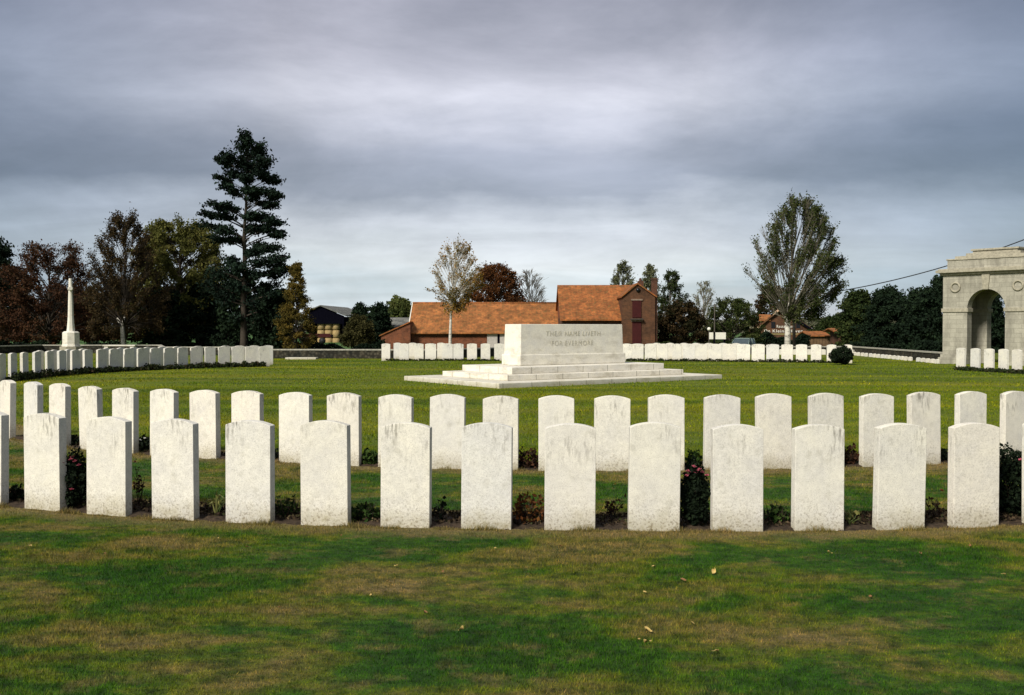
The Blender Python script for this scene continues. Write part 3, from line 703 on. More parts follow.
# farmhouse: main range
Y = 80.; YR = 84.5; xa, xb = pt(562, 0, Y).x, pt(622, 0, Y).x; ze = pt(0, 318, Y).z; zr = pt(0, 285, YR).z
fh = empty('farmhouse', ((xa+xb)/2, Y, GZ), 'brick farmhouse with a steep orange roof and a gable with dark red doors', 'house')
b = MB(); b.box(xa, xb, Y, YR+4.5, GZ, ze+.02); off(b.build('wall', M['brick_dark'], fh), fh)
b = MB(); b.prism([(xa-.15, Y-.4, ze-.1), (xa-.15, YR, zr), (xa-.15, YR+4.9, ze-.1), (xa-.15, YR+4.9, ze-.22), (xa-.15, YR, zr-.16), (xa-.15, Y-.4, ze-.22)], (xb-xa+1.9, 0, 0)); off(b.build('roof', M['tile_b'], fh), fh)
b = MB(); b.prism([(xa+.02, Y+.1, ze-.05), (xa+.02, YR, zr-.22), (xa+.02, YR+4.4, ze-.05)], (.2, 0, 0)); off(b.build('gable', M['brick'], fh), fh)
Yw = 79.; wa, wb = pt(623.2, 0, Yw).x, pt(656, 0, Yw).x; wm = pt(638, 0, Yw).x; wz = pt(0, 296.6, Yw).z; wt = pt(0, 284.6, Yw).z
b = MB(); b.prism([(wa, Yw, GZ), (wb, Yw, GZ), (wb, Yw, wz), (wm, Yw, wt), (wa, Yw, wz)], (0, 9, 0)); off(b.build('wing_wall', M['brick_brown'], fh), fh)
b = MB(); b.prism([(wa-.12, Yw-.14, wz-.08), (wm, Yw-.14, wt+.03), (wb+.12, Yw-.14, wz-.08), (wb+.12, Yw-.14, wz+.04), (wm, Yw-.14, wt+.15), (wa-.12, Yw-.14, wz+.04)], (0, 9.3, 0)); off(b.build('wing_roof', M['tile_b'], fh), fh)
dm = []
for (ya, yb) in ((300.5, 317.5), (321.5, 346)):
    xa_, xb_ = pt(633, 0, Yw).x, pt(642, 0, Yw).x; za, zb = pt(0, yb, Yw).z, pt(0, ya, Yw).z
    b = MB(); b.box(xa_, xb_, Yw-.06, Yw-.002, za, zb); off(b.build('red_door', M['redpaint'], fh), fh)
    b = MB(); b.box(xa_-.1, xb_+.1, Yw-.10, Yw-.002, zb+.002, zb+.12); off(b.build('lintel', plain('pale_lintel', (.22, .16, .12)), fh), fh)
b = MB(); xa_, xb_ = pt(631, 0, Yw).x, pt(643.5, 0, Yw).x; z_ = pt(0, 318.6, Yw).z; b.box(xa_, xb_, Yw-.35, Yw-.002, z_-.08, z_); off(b.build('ledge', M['pole'], fh), fh)
b = MB(); q = pt(638, 290, Yw); b.lathe([(.17, 0), (.17, .05)], 16); o = b.build('round_vent', M['glass_dark'], fh); o.location = (q.x-fh.location.x, Yw-.04-Y, q.z-GZ); o.rotation_euler = (math.pi/2, 0, 0)
b = MB(); xa_, xb_ = pt(653.2, 0, Yw).x, pt(658.6, 0, Yw).x; zt = pt(0, 279.5, Yw).z; b.box(xa_, xb_, Yw+.2, Yw+.75, GZ, zt); b.box(xa_-.05, xb_+.05, Yw+.15, Yw+.80, zt+.001, zt+.12); off(b.build('chimney', M['brick_dark'], fh), fh)
b = MB(); q = pt(640.5, 281, Yw+2); b.box(q.x-.22, q.x+.22, Yw+1.8, Yw+2.3, wt-.2, q.z); b.lathe([(.12, 0), (.09, .22)], 10, (q.x, Yw+2.05, q.z+.001)); off(b.build('chimney', M['brick_dark'], fh), fh)

# open hay barn, gable towards us
Y = 150.; hb_ = empty('hay_barn', (pt(326, 0, Y).x, Y, GZ), 'open-fronted black timber barn stacked with round bales at the far left', 'barn')
A0, A1, AM = pt(308.5, 311.5, Y), pt(344, 316, Y), pt(320.5, 306.7, Y); zb = pt(0, 323.8, Y).z; D = 18
xl, xr = A0.x, A1.x
b = MB(); b.prism([(xl, Y, zb), (xr, Y, zb), (xr, Y, A1.z), (AM.x, Y, AM.z), (xl, Y, A0.z)], (0, .2, 0)); off(b.build('gable_boards', M['darkwood'], hb_), hb_)
b = MB(); b.prism([(xl-.3, Y-.3, A0.z-.03), (AM.x, Y-.3, AM.z+.1), (xr+.3, Y-.3, A1.z-.03), (xr+.3, Y-.3, A1.z+.12), (AM.x, Y-.3, AM.z+.25), (xl-.3, Y-.3, A0.z+.12)], (1.2, D, 0)); off(b.build('roof', M['slate'], hb_), hb_)
b = MB(); b.box(xl, xl+.2, Y+.25, Y+D, GZ, A0.z-.1); b.box(xr-.2, xr, Y+.25, Y+D, GZ, A1.z-.1); b.box(xl+.2, xr-.2, Y+8, Y+8.2, GZ, zb); off(b.build('side_boards', M['darkwood'], hb_), hb_)
for i in (0, 2):
    b = MB(); xq = xl + .15 + i*(xr-xl-.3)/2; b.box(xq-.1, xq+.1, Y+.01, Y+.21, GZ, zb-.003); off(b.build('post', M['darkwood'], hb_), hb_)
def strawm():
    m, k = mat('straw'); g = k.node('ShaderNodeTexCoord').outputs['Object']
    finish(k, k.ramp(k.noise(k.scale(g, 8, 8, 2), 1, 4, .7), [(.3, (.22, .15, .06)), (.7, (.42, .31, .15))]), .95); return m
M['straw'] = strawm(); bale0 = None; bi = 0
for r_ in range(4):
    for c_ in range(3):
        rr = .58
        x = pt(319 + c_*7.6, 0, Y).x; z = GZ + .6 + r_*1.2 - .1
        if z > zb: continue
        if bale0 is None:
            b = MB(); b.lathe([(.48, -.56), (.575, -.50), (.60, 0), (.575, .50), (.48, .56)], 18); bale0 = b.build('round_bale', M['straw']); o = bale0
        else: o = bale0.copy(); C.objects.link(o)
        o.location = (x, Y+.85, z); o.rotation_euler = (0, 0, random.uniform(0, 3))
        col_ = ('left', 'middle', 'right')[c_]; lev = ('bottom', 'second', 'third', 'top')[r_]
        tag(o, f'yellow round straw bale in the open barn, {col_} stack, {lev} layer', 'bale', 'straw bales stacked in the barn')
b = MB(); q = pt(322, 340, 140); b.box(-2.4, 2.4, -1, 1, .95, 1.3); ft = empty('farm_trailer', (q.x-1, 140, -.7), 'dark red flat farm trailer parked before the bale barn', 'trailer'); b.build('bed', M['redpaint'], ft)
b = MB(); b.box(-2.35, 2.35, -.95, -.9, 1.302, 1.45); b.build('side_board', M['redpaint'], ft)
for s in (-1, 1):
    b = MB(); b.lathe([(.45, -.12), (.45, .12)], 16); o = b.build('wheel', M['wire'], ft); o.location = (s*1.2, -.8, .45); o.rotation_euler = (math.pi/2, 0, 0)

# restaurant house with timbered gable
Y = 120.; L_, T_, R_ = pt(758, 328.6, Y), pt(781, 309.7, Y), pt(812, 331, Y)
rh = empty('restaurant_house', (T_.x, Y, GZ), 'brown gabled house with white lettering behind the tall pale-trunked tree', 'house')
xa, xb = pt(763, 0, Y).x, pt(809, 0, Y).x
zl = pt(0, 326.5, Y).z; zr_ = pt(0, 328.5, Y).z
b = MB(); b.prism([(xa, Y, GZ), (xb, Y, GZ), (xb, Y, zr_), (T_.x, Y, T_.z-.1), (xa, Y, zl)], (0, 10, 0)); off(b.build('wall', M['brick_brown'], rh), rh)
b = MB(); b.prism([(L_.x, Y-.4, L_.z), (T_.x, Y-.4, T_.z), (R_.x, Y-.4, R_.z), (R_.x, Y-.4, R_.z+.2), (T_.x, Y-.4, T_.z+.22), (L_.x, Y-.4, L_.z+.2)], (0, 10.6, 0)); off(b.build('roof', tiles('brown_weathered_tiles', (.17, .075, .035), (.10, .045, .022)), rh), rh)
b = MB(); b.prism([(T_.x+.1, Y-.46, T_.z-.16), (R_.x, Y-.46, R_.z-.1), (R_.x, Y-.46, R_.z+.16), (T_.x+.1, Y-.46, T_.z+.16)], (0, .05, 0)); off(b.build('dark_verge', M['darkwood'], rh), rh)
b = MB(); b.prism([(L_.x, Y-.46, L_.z-.1), (L_.x+.45, Y-.46, L_.z+.20), (L_.x+.45, Y-.46, L_.z+.45), (L_.x, Y-.46, L_.z+.2)], (0, .05, 0)); off(b.build('pale_verge', plain('pale_orange_verge', (.5, .33, .22)), rh), rh); b = MB(); b.prism([(T_.x-.9, Y-.46, T_.z-.68), (T_.x-.1, Y-.46, T_.z-.05), (T_.x-.1, Y-.46, T_.z+.25), (T_.x-.9, Y-.46, T_.z-.38)], (0, .05, 0)); off(b.build('pale_verge', plain('pale_orange_verge', (.5, .33, .22)), rh), rh)
xd0, xd1 = pt(761, 0, Y).x, pt(772.5, 0, Y).x; zd0, zd1 = pt(0, 320, Y).z, pt(0, 315.8, Y).z
b = MB(); b.prism([(xd0, Y-.2, zd0), (xd0, Y+2.0, zd1+.2), (xd0, Y+2.0, zd1), (xd0, Y-.2, zd0-.12)], (xd1-xd0, 0, 0)); off(b.build('dormer_roof', M['tile'], rh), rh)
b = MB(); b.box(xd0+.1, xd1, Y+.05, Y+2, pt(0, 327, Y).z, zd0-.125); off(b.build('dormer_wall', M['brick_dark'], rh), rh)
b = MB(); b.box(xd0-.2, xd0-.01, Y-.22, Y-.05, zd0-.2, zd0+.25); off(b.build('dormer_end', M['white'], rh), rh)
for px in (773.5, 797.5):
    q0, q1 = pt(px-2, 328, Y), pt(px+2, 321.8, Y); b = MB(); b.box(q0.x, q1.x, Y-.06, Y-.002, q0.z, q1.z); o = off(b.build('window', M['glass_dark'], rh), rh)
for s_, px, py, sz in (('Restaurant', 785, 327.8, .50), ('De Kleine Haven', 783.5, 332.4, .52)):
    q = pt(px, py, Y-.1); o = text_obj(s_, sz, M['white'], 'lettering', rh, (q.x-rh.location.x, -.1, q.z-GZ), (math.pi/2, 0, 0), .02); o.scale = (1.0, 1, 1)
    wd = max(v.co.x for v in o.data.vertices)-min(v.co.x for v in o.data.vertices); tgt = (16 if s_ == 'Restaurant' else 37)*Y/F; o.scale = (tgt/wd, 1, 1)
b = MB(); b.box(pt(764, 0, Y).x, xb-.1, Y-.05, Y-.002, pt(0, 334.8, Y).z, pt(0, 333.3, Y).z); off(b.build('sill_band', plain('ochre_band', (.20, .16, .07)), rh), rh)
rh.rotation_euler = (0, 0, -R(14.5))
# brick outbuildings to its right
Y = 104.; ob = empty('brick_outbuilding', (pt(826, 0, Y).x, Y, GZ), 'low brown boarded outbuilding with a thin orange roof right of the restaurant', 'shed')
xa, xb = pt(811.5, 0, Y).x, pt(842, 0, Y).x; za, zb_ = pt(0, 335.5, Y).z, pt(0, 331, Y+2).z
def boardm():
    m, k = mat('brown_boards'); g = k.node('ShaderNodeTexCoord').outputs['Object']; s = k.node('ShaderNodeSeparateXYZ'); k.put(s.inputs[0], g)
    st = k.math('FRACT', k.math('MULTIPLY', s.outputs[0], 3.3))
    col = k.mix(1., k.ramp(k.noise(g, 3, 4), [(.3, (.09, .052, .028)), (.7, (.19, .12, .065))]), k.ramp(st, [(0, .35), (.12, 1.), (.9, 1.), (1, .35)]), 'MULTIPLY'); finish(k, col, .9); return m
M['boards'] = boardm()
b = MB(); b.box(xa, xb, Y, Y+3.6, GZ, za); off(b.build('wall', M['boards'], ob), ob)
b = MB(); b.prism([(xa-.2, Y-.25, za), (xa-.2, Y+2, zb_), (xa-.2, Y+4, za), (xa-.2, Y+4, za-.1), (xa-.2, Y+2, zb_-.1), (xa-.2, Y-.25, za-.1)], (pt(832, 0, Y).x-xa+.2, 0, 0)); off(b.build('roof', M['tile_b'], ob), ob)
Y = 100.; o2 = empty('dark_shed', (pt(849, 0, Y).x, Y, GZ), 'dark brown shed with an orange roof edge beside the dark trees', 'shed')
xa, xb = pt(842, 0, Y).x, pt(857, 0, Y).x; za, zb_ = pt(0, 331, Y).z, pt(0, 328, Y+1.5).z
b = MB(); b.box(xa, xb, Y, Y+3, GZ, za); off(b.build('wall', M['brick_dark'], o2), o2)
b = MB(); b.prism([(xa-.7, Y-.25, za), (xa-.7, Y+1.5, zb_), (xa-.7, Y+3.3, za), (xa-.7, Y+3.3, za-.1), (xa-.7, Y+1.5, zb_-.1), (xa-.7, Y-.25, za-.1)], (xb-xa+.8, 0, 0)); off(b.build('roof', M['tile_b'], o2), o2)

# white notice board, mast, lamp
Y = 70.; q = pt(717.5, 339, Y); sg = empty('notice_board', (q.x, Y, GZ+.5), 'blank white rectangular board on dark posts before the bushes', 'sign')
b = MB(); b.box(-.58, -.30, -.03, .03, 1.30, 1.78); b.box(-.20, .58, -.03, .03, 1.30, 1.78); b.build('board', M['white'], sg, .004)
for x in (-.25, .5): b = MB(); b.box(x-.045, x+.045, -.10 if x < 0 else .04, -.035 if x < 0 else .10, -.6, 1.82); b.build('post', M['darkwood'], sg)
q = pt(714.6, 304, 74); ms = empty('slender_mast', (q.x, 74, GZ), 'slender dark mast rising above the notice board', 'mast'); b = MB(); b.tube([(0, 0, 0), (0, 0, q.z-GZ)], [.06, .035], 8); b.build('shaft', M['pole'], ms); b = MB(); b.lathe([(.09, 0), (.09, .3), (.14, .32), (.14, .36)], 10); b.build('collar', M['pole'], ms)
q = pt(709, 329, 72); lp_ = empty('globe_lamp', (q.x, 72, GZ), 'small pale globe lamp on a thin post left of the notice board', 'lamp'); b = MB(); b.tube([(0, 0, 0), (0, 0, q.z-GZ-.1)], .03, 8); b.build('post', M['pole'], lp_)
b = MB(); b.lathe([(.03, -.13), (.10, -.09), (.14, 0), (.10, .09), (.03, .13)], 14, (0, 0, q.z-GZ)); b.build('globe', M['white'], lp_)

# utility pole and cable
pp = A(794.3, 297, 62); up = empty('utility_pole', (pp.x, 62, -.1), 'dark wooden utility pole just right of the pale tree trunk', 'pole')
b = MB(); b.tube([(0, 0, 0), (0, 0, pp.z+.3)], [.10, .075], 10); b.build('pole_shaft', M['pole'], up); b = MB(); b.box(-.5, .5, -.05, .05, pp.z-.15, pp.z-.05); b.build('crossarm', M['pole'], up)
for s in (-.4, .4): b = MB(); b.lathe([(.03, 0), (.05, .05), (.03, .14)], 8, (s, 0, pp.z-.05)); b.build('insulator', M['white'], up)
pe = A(1150, 185, 49.5); b = MB(); pts = []
for i in range(41):
    t = i/40; p_ = pp.lerp(pe, t); p_.z -= 4*.95*t*(1-t); pts.append(p_)
b.tube(pts, .028, 6); tag(b.build('overhead_cable', M['wire']), 'dark overhead cable rising to the right behind the pavilion', 'cable')

# small car beyond the wall
q = pt(743, 338, 78.5); car = empty('parked_car', (q.x, 78.5, -.70), 'small pale green-grey car parked by the hedge beyond the headstones', 'car', rz=R(62))
m, k = mat('car_paint'); finish(k, (.20, .27, .25), .3); M['car'] = m
def loft(secs):                # list of (x, [(y,z)...]) sections
    b = MB(); n = len(secs[0][1]); vs = [(x, y, z) for x, s in secs for y, z in s]
    fs = [tuple(range(n-1, -1, -1)), tuple((len(secs)-1)*n+i for i in range(n))]
    for a_ in range(len(secs)-1):
        for i in range(n): fs.append((a_*n+i, a_*n+(i+1)%n, (a_+1)*n+(i+1)%n, (a_+1)*n+i))
    return b.add(vs, fs, False)
def sec(w, z0, z1): return [(-w, z0), (w, z0), (w*1.02, z1-.18), (w*.92, z1), (-w*.92, z1), (-w*1.02, z1-.18)]
b = loft([(-1.95, sec(.72, .35, .68)), (-1.7, sec(.8, .25, .78)), (-.9, sec(.82, .22, .88)), (.9, sec(.82, .22, .92)), (1.75, sec(.8, .25, .9)), (1.92, sec(.74, .35, .8))]); b.build('body', M['car'], car, .03)
b = loft([(-.95, [(-.70, .89), (.70, .89), (.66, .92), (-.66, .92)]), (-.25, [(-.70, .89), (.70, .89), (.56, 1.40), (-.56, 1.40)]), (1.0, [(-.70, .91), (.70, .91), (.56, 1.40), (-.56, 1.40)]), (1.55, [(-.68, .89), (.68, .89), (.62, .93), (-.62, .93)])]); b.build('cabin_glass', plain('car_glass', (.05, .07, .08), .1), car)
b = MB(); b.box(-.28, 1.05, -.57, .57, 1.402, 1.44); b.build('roof_panel', M['car'], car, .01)
for s in (-1, 1):
    b = MB(); b.tube([(-.97, s*.70, .91), (-.27, s*.575, 1.41)], .03, 4); b.tube([(1.05, s*.575, 1.41), (1.55, s*.68, .91)], .04, 4); b.tube([(.35, s*.71, .91), (.35, s*.58, 1.41)], .035, 4); b.build('roof_pillar', M['car'], car)
    b = MB(); b.lathe([(.09, 0), (.10, .04)], 12); o = b.build('headlight', M['white'], car); o.location = (-1.97, s*.52, .6); o.rotation_euler = (0, math.pi/2, 0)
    for x in (-1.2, 1.2):
        b = MB(); b.lathe([(.30, -.1), (.30, .1)], 18); o = b.build('wheel', M['wire'], car); o.location = (x, s*.76, .30); o.rotation_euler = (math.pi/2, 0, 0)
        b = MB(); b.lathe([(.18, -.015), (.18, .015)], 12); r2 = b.build('rim', M['slate'], o); r2.location = (0, 0, -s*.105)

# ------------------------------------------------------------------ trees
def U(a, b): return random.uniform(a, b)
def make_tree(name, label, Y, trunk_px, base_z, crown, leafm, barkm, cat='tree', group=None, nclump=70, ntwig=9, nleaf=12, lsize=.16, clump_r=.55,
              tr=.14, fork=.25, prof=None, clumps=None, rise=.7, droop=0., dens=(1., 1.), sweep=0., twigr=.011, shell=.35, seed=1, depth=1., aspect=1.6, flat=.75, limb=.35, twig_up=.3, stems=1, visible_twigs=True, side=(1., 1.), low=(1., 1.), jit=.25):
    random.seed(seed); global rng; rng = np.random.default_rng(seed*13+5)
    x0, x1, y0, y1 = crown; s = Y/F
    tx = A(trunk_px, 0, Y).x; cx = A((x0+x1)/2, 0, Y).x; W = (x1-x0)/2*s; zt = A(0, y0, Y).z; zb = A(0, y1, Y).z; Hc = zt-zb
    root = empty(name, (tx, Y, base_z), label, cat, group)
    O = Vector((tx, Y, base_z)); top = Vector((cx + sweep*W*.3, Y, zt - Hc*.06))
    wob = [U(-.02, .02)*(zt-base_z) for _ in range(8)]
    def trunk(t):
        p = Vector((tx, Y, base_z)).lerp(top, t); q = tx + (top.x-tx)*max(0, t)**1.8
        return Vector((q + wob[int(t*6)]*(1-abs((t*6) % 1 - .5)*2)*.6*t, Y + wob[int(t*5)+1]*.4*t, p.z))
    b = MB(); npt = 14; hgt = zt-base_z
    tl = .97 if stems == 1 else .75
    pts = [trunk(tl*i/npt)-O for i in range(npt+1)]; rd = [tr*(1.25 if i == 0 else 1)*(1-(i/npt)**.9*.88) for i in range(npt+1)]
    b.tube(pts, rd, 8)
    prof = prof or [.55, .9, 1, .95, .75, .35]
    pr = lambda t: float(np.interp(t, np.linspace(0, 1, len(prof)), prof))
    T = []
    if clumps is None:
        for i in range(nclump):
            t = ((i+.5)/nclump + U(-.04, .04)); t = min(max(t, .01), .99)
            az = i*2.39996 + U(-.5, .5); rr = W*pr(t)*math.sqrt(U(shell, 1))*U(.85, 1.06)
            T.append((Vector((cx + sweep*W*.3*t + rr*math.cos(az), Y + depth*rr*math.sin(az), zb + Hc*(t*.97))), clump_r*U(.65, 1.25), clump_r*flat*U(.65, 1.25)))
    else:
        for (px, py, rx, ry) in clumps:
            for q in range(3):
                dy = U(-.75, .75)*W*depth*.75
                p = A(px + U(-jit, jit)*rx, py + U(-jit, jit)*ry, Y); T.append((Vector((p.x, Y+dy, p.z)), rx*s*.95, ry*s))
    LC = []; LV = []
    zfork = base_z + (zt-base_z)*fork
    for (P, rx, rz) in T:
        rad = math.hypot(P.x-tx, P.y-Y); zs = max(zfork, P.z - rise*rad); zs = min(zs, zt-.2*Hc*.3)
        ts = min(.95*tl, max(.05, (zs-base_z)/hgt)); S = trunk(ts); rb = tr*(1-ts*.85)*limb
        mid = S.lerp(P, .5) + Vector((U(-.08, .08), U(-.08, .08), .12*(1 if droop <= 0 else 1.5)))*rad
        lp = []
        for i in range(6):
            u = i/5; lp.append(S*((1-u)**2) + mid*(2*u*(1-u)) + P*(u*u))
        b.tube([p-O for p in lp], [max(twigr, rb*(1-.8*i/5)) for i in range(6)], 4, False)
        cd = U(*dens) if dens[0] != dens[1] else dens[0]; cvv = U(0, 1)
        cd *= float(np.interp((P.x-cx)/max(W, .01), [-1, 1], side))*float(np.interp((P.z-zb)/Hc, [0, 1], low))
        dirn = (P-S).normalized() if (P-S).length > 1e-3 else Vector((0, 0, 1))
        for j in range(ntwig):
            u = U(.55, 1.); Q = S*((1-u)**2) + mid*(2*u*(1-u)) + P*(u*u)
            dv = Vector((random.gauss(0, 1), random.gauss(0, 1), random.gauss(0, 1))).normalized() + dirn*.5 + Vector((sweep*.8, 0, twig_up)); dv.normalize()
            E = P + Vector((dv.x*rx, dv.y*rx, dv.z*rz))*U(.35, 1.05)
            if droop: E.z -= droop*U(.3, 1)*rx
            if visible_twigs:
                mm = Q.lerp(E, .5) + Vector((0, 0, .08*rx)); b.tube([Q-O, mm-O, E-O], [twigr, twigr*.8, twigr*.45], 3, False)
            nl = int(nleaf*cd*U(.6, 1.4))
            if nl > 0:
                uu = rng.uniform(.25, 1.1, nl)[:, None]; qa = np.array(Q-O); ea = np.array(E-O)
                pos = qa*(1-uu)+ea*uu + rng.normal(size=(nl, 3))*np.array([rx, rx, rz])*.20
                LC.append(pos); LV.append(np.clip(.5*cvv + .5*rng.uniform(0, 1, nl), 0, 1))
    b.build('trunk', barkm, root)
    if LC:
        leaf_mesh('crown', np.concatenate(LC), lsize, leafm, np.concatenate(LV), root, aspect, droop=droop*1.2)
    return root

LM = {
 'birch_c': leafmat('birch_autumn_leaves', [(.06, .055, .012), (.17, .13, .025), (.30, .15, .025), (.21, .19, .05)], .3),
 'dkbrown': leafmat('dark_brown_leaves', [(.018, .015, .008), (.038, .028, .012), (.06, .036, .014), (.04, .042, .016)], .2),
 'copper': leafmat('copper_leaves', [(.024, .013, .007), (.045, .021, .011), (.07, .03, .014), (.035, .03, .014)], .2),
 'olive': leafmat('olive_willow_leaves', [(.045, .05, .013), (.10, .105, .026), (.16, .155, .042), (.14, .115, .036)], .3),
 'pine': leafmat('pine_needles', [(.005, .011, .008), (.010, .020, .013), (.016, .032, .018)], .05),
 'gold': leafmat('golden_leaves', [(.05, .045, .012), (.11, .085, .018), (.19, .125, .026)], .3),
 'yew': leafmat('dark_evergreen_leaves', [(.004, .009, .005), (.009, .018, .009), (.016, .030, .012)], .05),
 'green': leafmat('mid_green_leaves', [(.010, .020, .006), (.025, .04, .011), (.055, .07, .02)], .2),
 'olshrub': leafmat('olive_shrub_leaves', [(.025, .025, .008), (.055, .052, .018), (.09, .083, .03)], .25),
 'dome': leafmat('dome_tree_leaves', [(.04, .055, .015), (.08, .10, .028), (.14, .15, .045)], .25),
 'poplar': leafmat('pale_poplar_leaves', [(.07, .08, .04), (.13, .14, .07), (.20, .20, .11)], .3),
 'autumn': leafmat('autumn_bush_leaves', [(.008, .012, .004), (.02, .020, .007), (.045, .028, .012), (.08, .05, .022)], .2),
 'aspen': leafmat('dark_aspen_leaves', [(.009, .015, .004), (.024, .038, .008), (.052, .066, .018), (.11, .12, .045)], .25),
 'brownlf': leafmat('russet_leaves', [(.03, .016, .007), (.08, .032, .011), (.13, .05, .016), (.06, .05, .018)], .25),
}
T_ = make_tree
# trees at the left
T_('evergreen_tree', 'dark blue-green evergreen tree at the left photo edge', 78, 2, -1, (-48, 24, 240, 345), LM['yew'], M['bark'], nclump=90, nleaf=29, lsize=0.150, clump_r=.75, prof=[1, 1, .95, .8, .6, .28], seed=3, dens=(.8, 1.2), twig_up=0)
T_('copper_tree', 'reddish-brown half-bare tree behind the stone cross', 76, 46, -1, (-4, 102, 243, 340), LM['copper'], M['bark'], low=(1.5, .6), nclump=150, ntwig=11, nleaf=18, lsize=0.102, clump_r=.8, prof=[1.0, 1, .98, .9, .75, .4], seed=4, dens=(.35, 1.5), tr=.22, fork=.2, twigr=.014)
T_('birch_tree', 'tall twiggy dark brown tree with a short pale trunk', 66, 122, -.3, (80, 166, 212, 336), LM['dkbrown'], M['bark'], nclump=150, ntwig=13, nleaf=16, lsize=0.078, clump_r=.55, flat=1.2, low=(1.6, .5), prof=[.85, 1, .95, .8, .58, .22], seed=5, dens=(.3, 1.4), tr=.13, fork=.22, rise=1.6, twig_up=.9, twigr=.012)
b = MB(); q = A(122, 345, 65.7); p1 = A(120.5, 326, 65.7); p2 = A(117, 318, 65.8); p3 = A(124.5, 317, 65.9)
o_ = [o for o in C.objects if o.name.startswith('birch_tree')][0]
b.tube([Vector((q.x, 65.95, -.4)), Vector((q.x, 65.9, .6)), Vector((p1.x+.05, 65.85, p1.z)), p2], [.17, .15, .12, .07], 8); b.tube([Vector((p1.x+.05, 65.85, p1.z)), p3], [.10, .06], 8)
off(b.build('pale_lower_trunk', M['birch'], o_), o_)
T_('willow_tree', 'broad olive-yellow leafy tree left of the tall pine', 72, 178, -1, (134, 226, 220, 338), LM['olive'], M['bark'], low=(.8, 1.25), nclump=230, ntwig=9, nleaf=31, lsize=0.102, clump_r=.72, prof=[.85, .95, 1, 1, .88, .55], seed=6, dens=(.5, 1.4), tr=.26, droop=.25, fork=.2)
PC = [(262,50,24,20),(250,78,34,22),(285,78,28,22),(200,100,26,18),(180,110,18,13),(300,110,28,18),(232,112,36,20),(268,125,36,20),(186,165,24,12),(214,142,30,16),(300,150,30,16),(325,158,18,11),(200,190,26,12),(265,168,30,14),(282,200,34,12),(318,205,30,12),(340,207,14,9),(322,235,25,9),(280,222,30,9),
      (175,240,30,12),(202,243,22,12),(143,262,24,11),(180,268,34,12),(150,300,30,15),(190,312,38,18),(215,338,30,14),(262,268,30,12),(300,275,38,14),(335,285,26,12),(345,320,20,12),(262,300,34,16),(310,305,38,14),(170,330,25,11),
      (290,350,32,14),(325,365,34,15),(268,375,30,12),(350,395,28,15),(300,400,46,17),(335,430,38,20),(365,423,20,12),(290,440,38,16),(238,420,28,18),(205,400,32,22),(185,440,38,26),(230,470,38,20),(312,470,46,16),(350,500,24,12),(200,510,38,26),(270,520,46,22),(318,535,36,24),(165,480,34,24),(240,560,34,20)]
PC = [(160+a/2.894, 120+b_/2.894, c/2.894, d/2.894) for a, b_, c, d in PC]
T_('pine_tree', 'very tall dark pine with layered gaps in its crown', 62, 242, -.2, (203, 292, 130, 335), LM['pine'], M['bark'], clumps=[(a_, b_+4, c_*1.0, d_*1.12) for a_, b_, c_, d_ in PC], jit=.35, ntwig=11, nleaf=22, lsize=0.10, tr=.24, rise=.15, twig_up=.1, limb=.28, depth=.8, aspect=2.0, seed=7, dens=(.8, 1.25), fork=.15)
T_('golden_tree', 'small conical golden-brown tree beside the tall pine', 58, 295, 0, (275, 315, 262, 354), LM['gold'], M['bark'], nclump=130, nleaf=23, lsize=0.061, clump_r=.30, prof=[.7, 1, .85, .55, .33, .10], seed=8, dens=(.5, 1.3), tr=.08, twigr=.008)
UG = 'dark evergreen shrubs under the tall pine'
for i, (c_, tpx, lab, Y) in enumerate([((140, 186, 290, 352), 162, 'dark evergreen shrub under the willow-like tree', 69), ((176, 224, 283, 352), 200, 'dark evergreen shrub just left of the pine trunk', 70.5), ((214, 268, 276, 352), 246, 'dark evergreen shrub right behind the pine trunk', 68), ((254, 292, 290, 356), 274, 'dark evergreen shrub left of the golden tree', 62)]):
    T_('evergreen_shrub', lab, Y, tpx, -.6, c_, LM['yew'], M['bark'], 'shrub', UG, nclump=60, nleaf=29, lsize=0.136, clump_r=.62, prof=[.95, 1, 1, .9, .7, .35], seed=20+i, fork=.05, twig_up=0, tr=.12, shell=.2)
for i, (c_, tpx, lab, Y) in enumerate([((-40, 40, 285, 341), 5, 'dark brown lower tree at the left behind the copper tree', 90), ((30, 96, 290, 341), 62, 'dark lower tree directly behind the stone cross', 92), ((88, 150, 282, 341), 118, 'dark lower tree behind the pale-trunked tree', 94)]):
    T_('dark_tree', lab, Y, tpx, -1, c_, LM['dkbrown' if i != 1 else 'copper'], M['bark'], 'tree', 'dark lower trees at the left', nclump=70, nleaf=31, lsize=0.163, clump_r=.95, prof=[1, 1, .95, .85, .6, .3], seed=30+i, tr=.2, shell=.2)
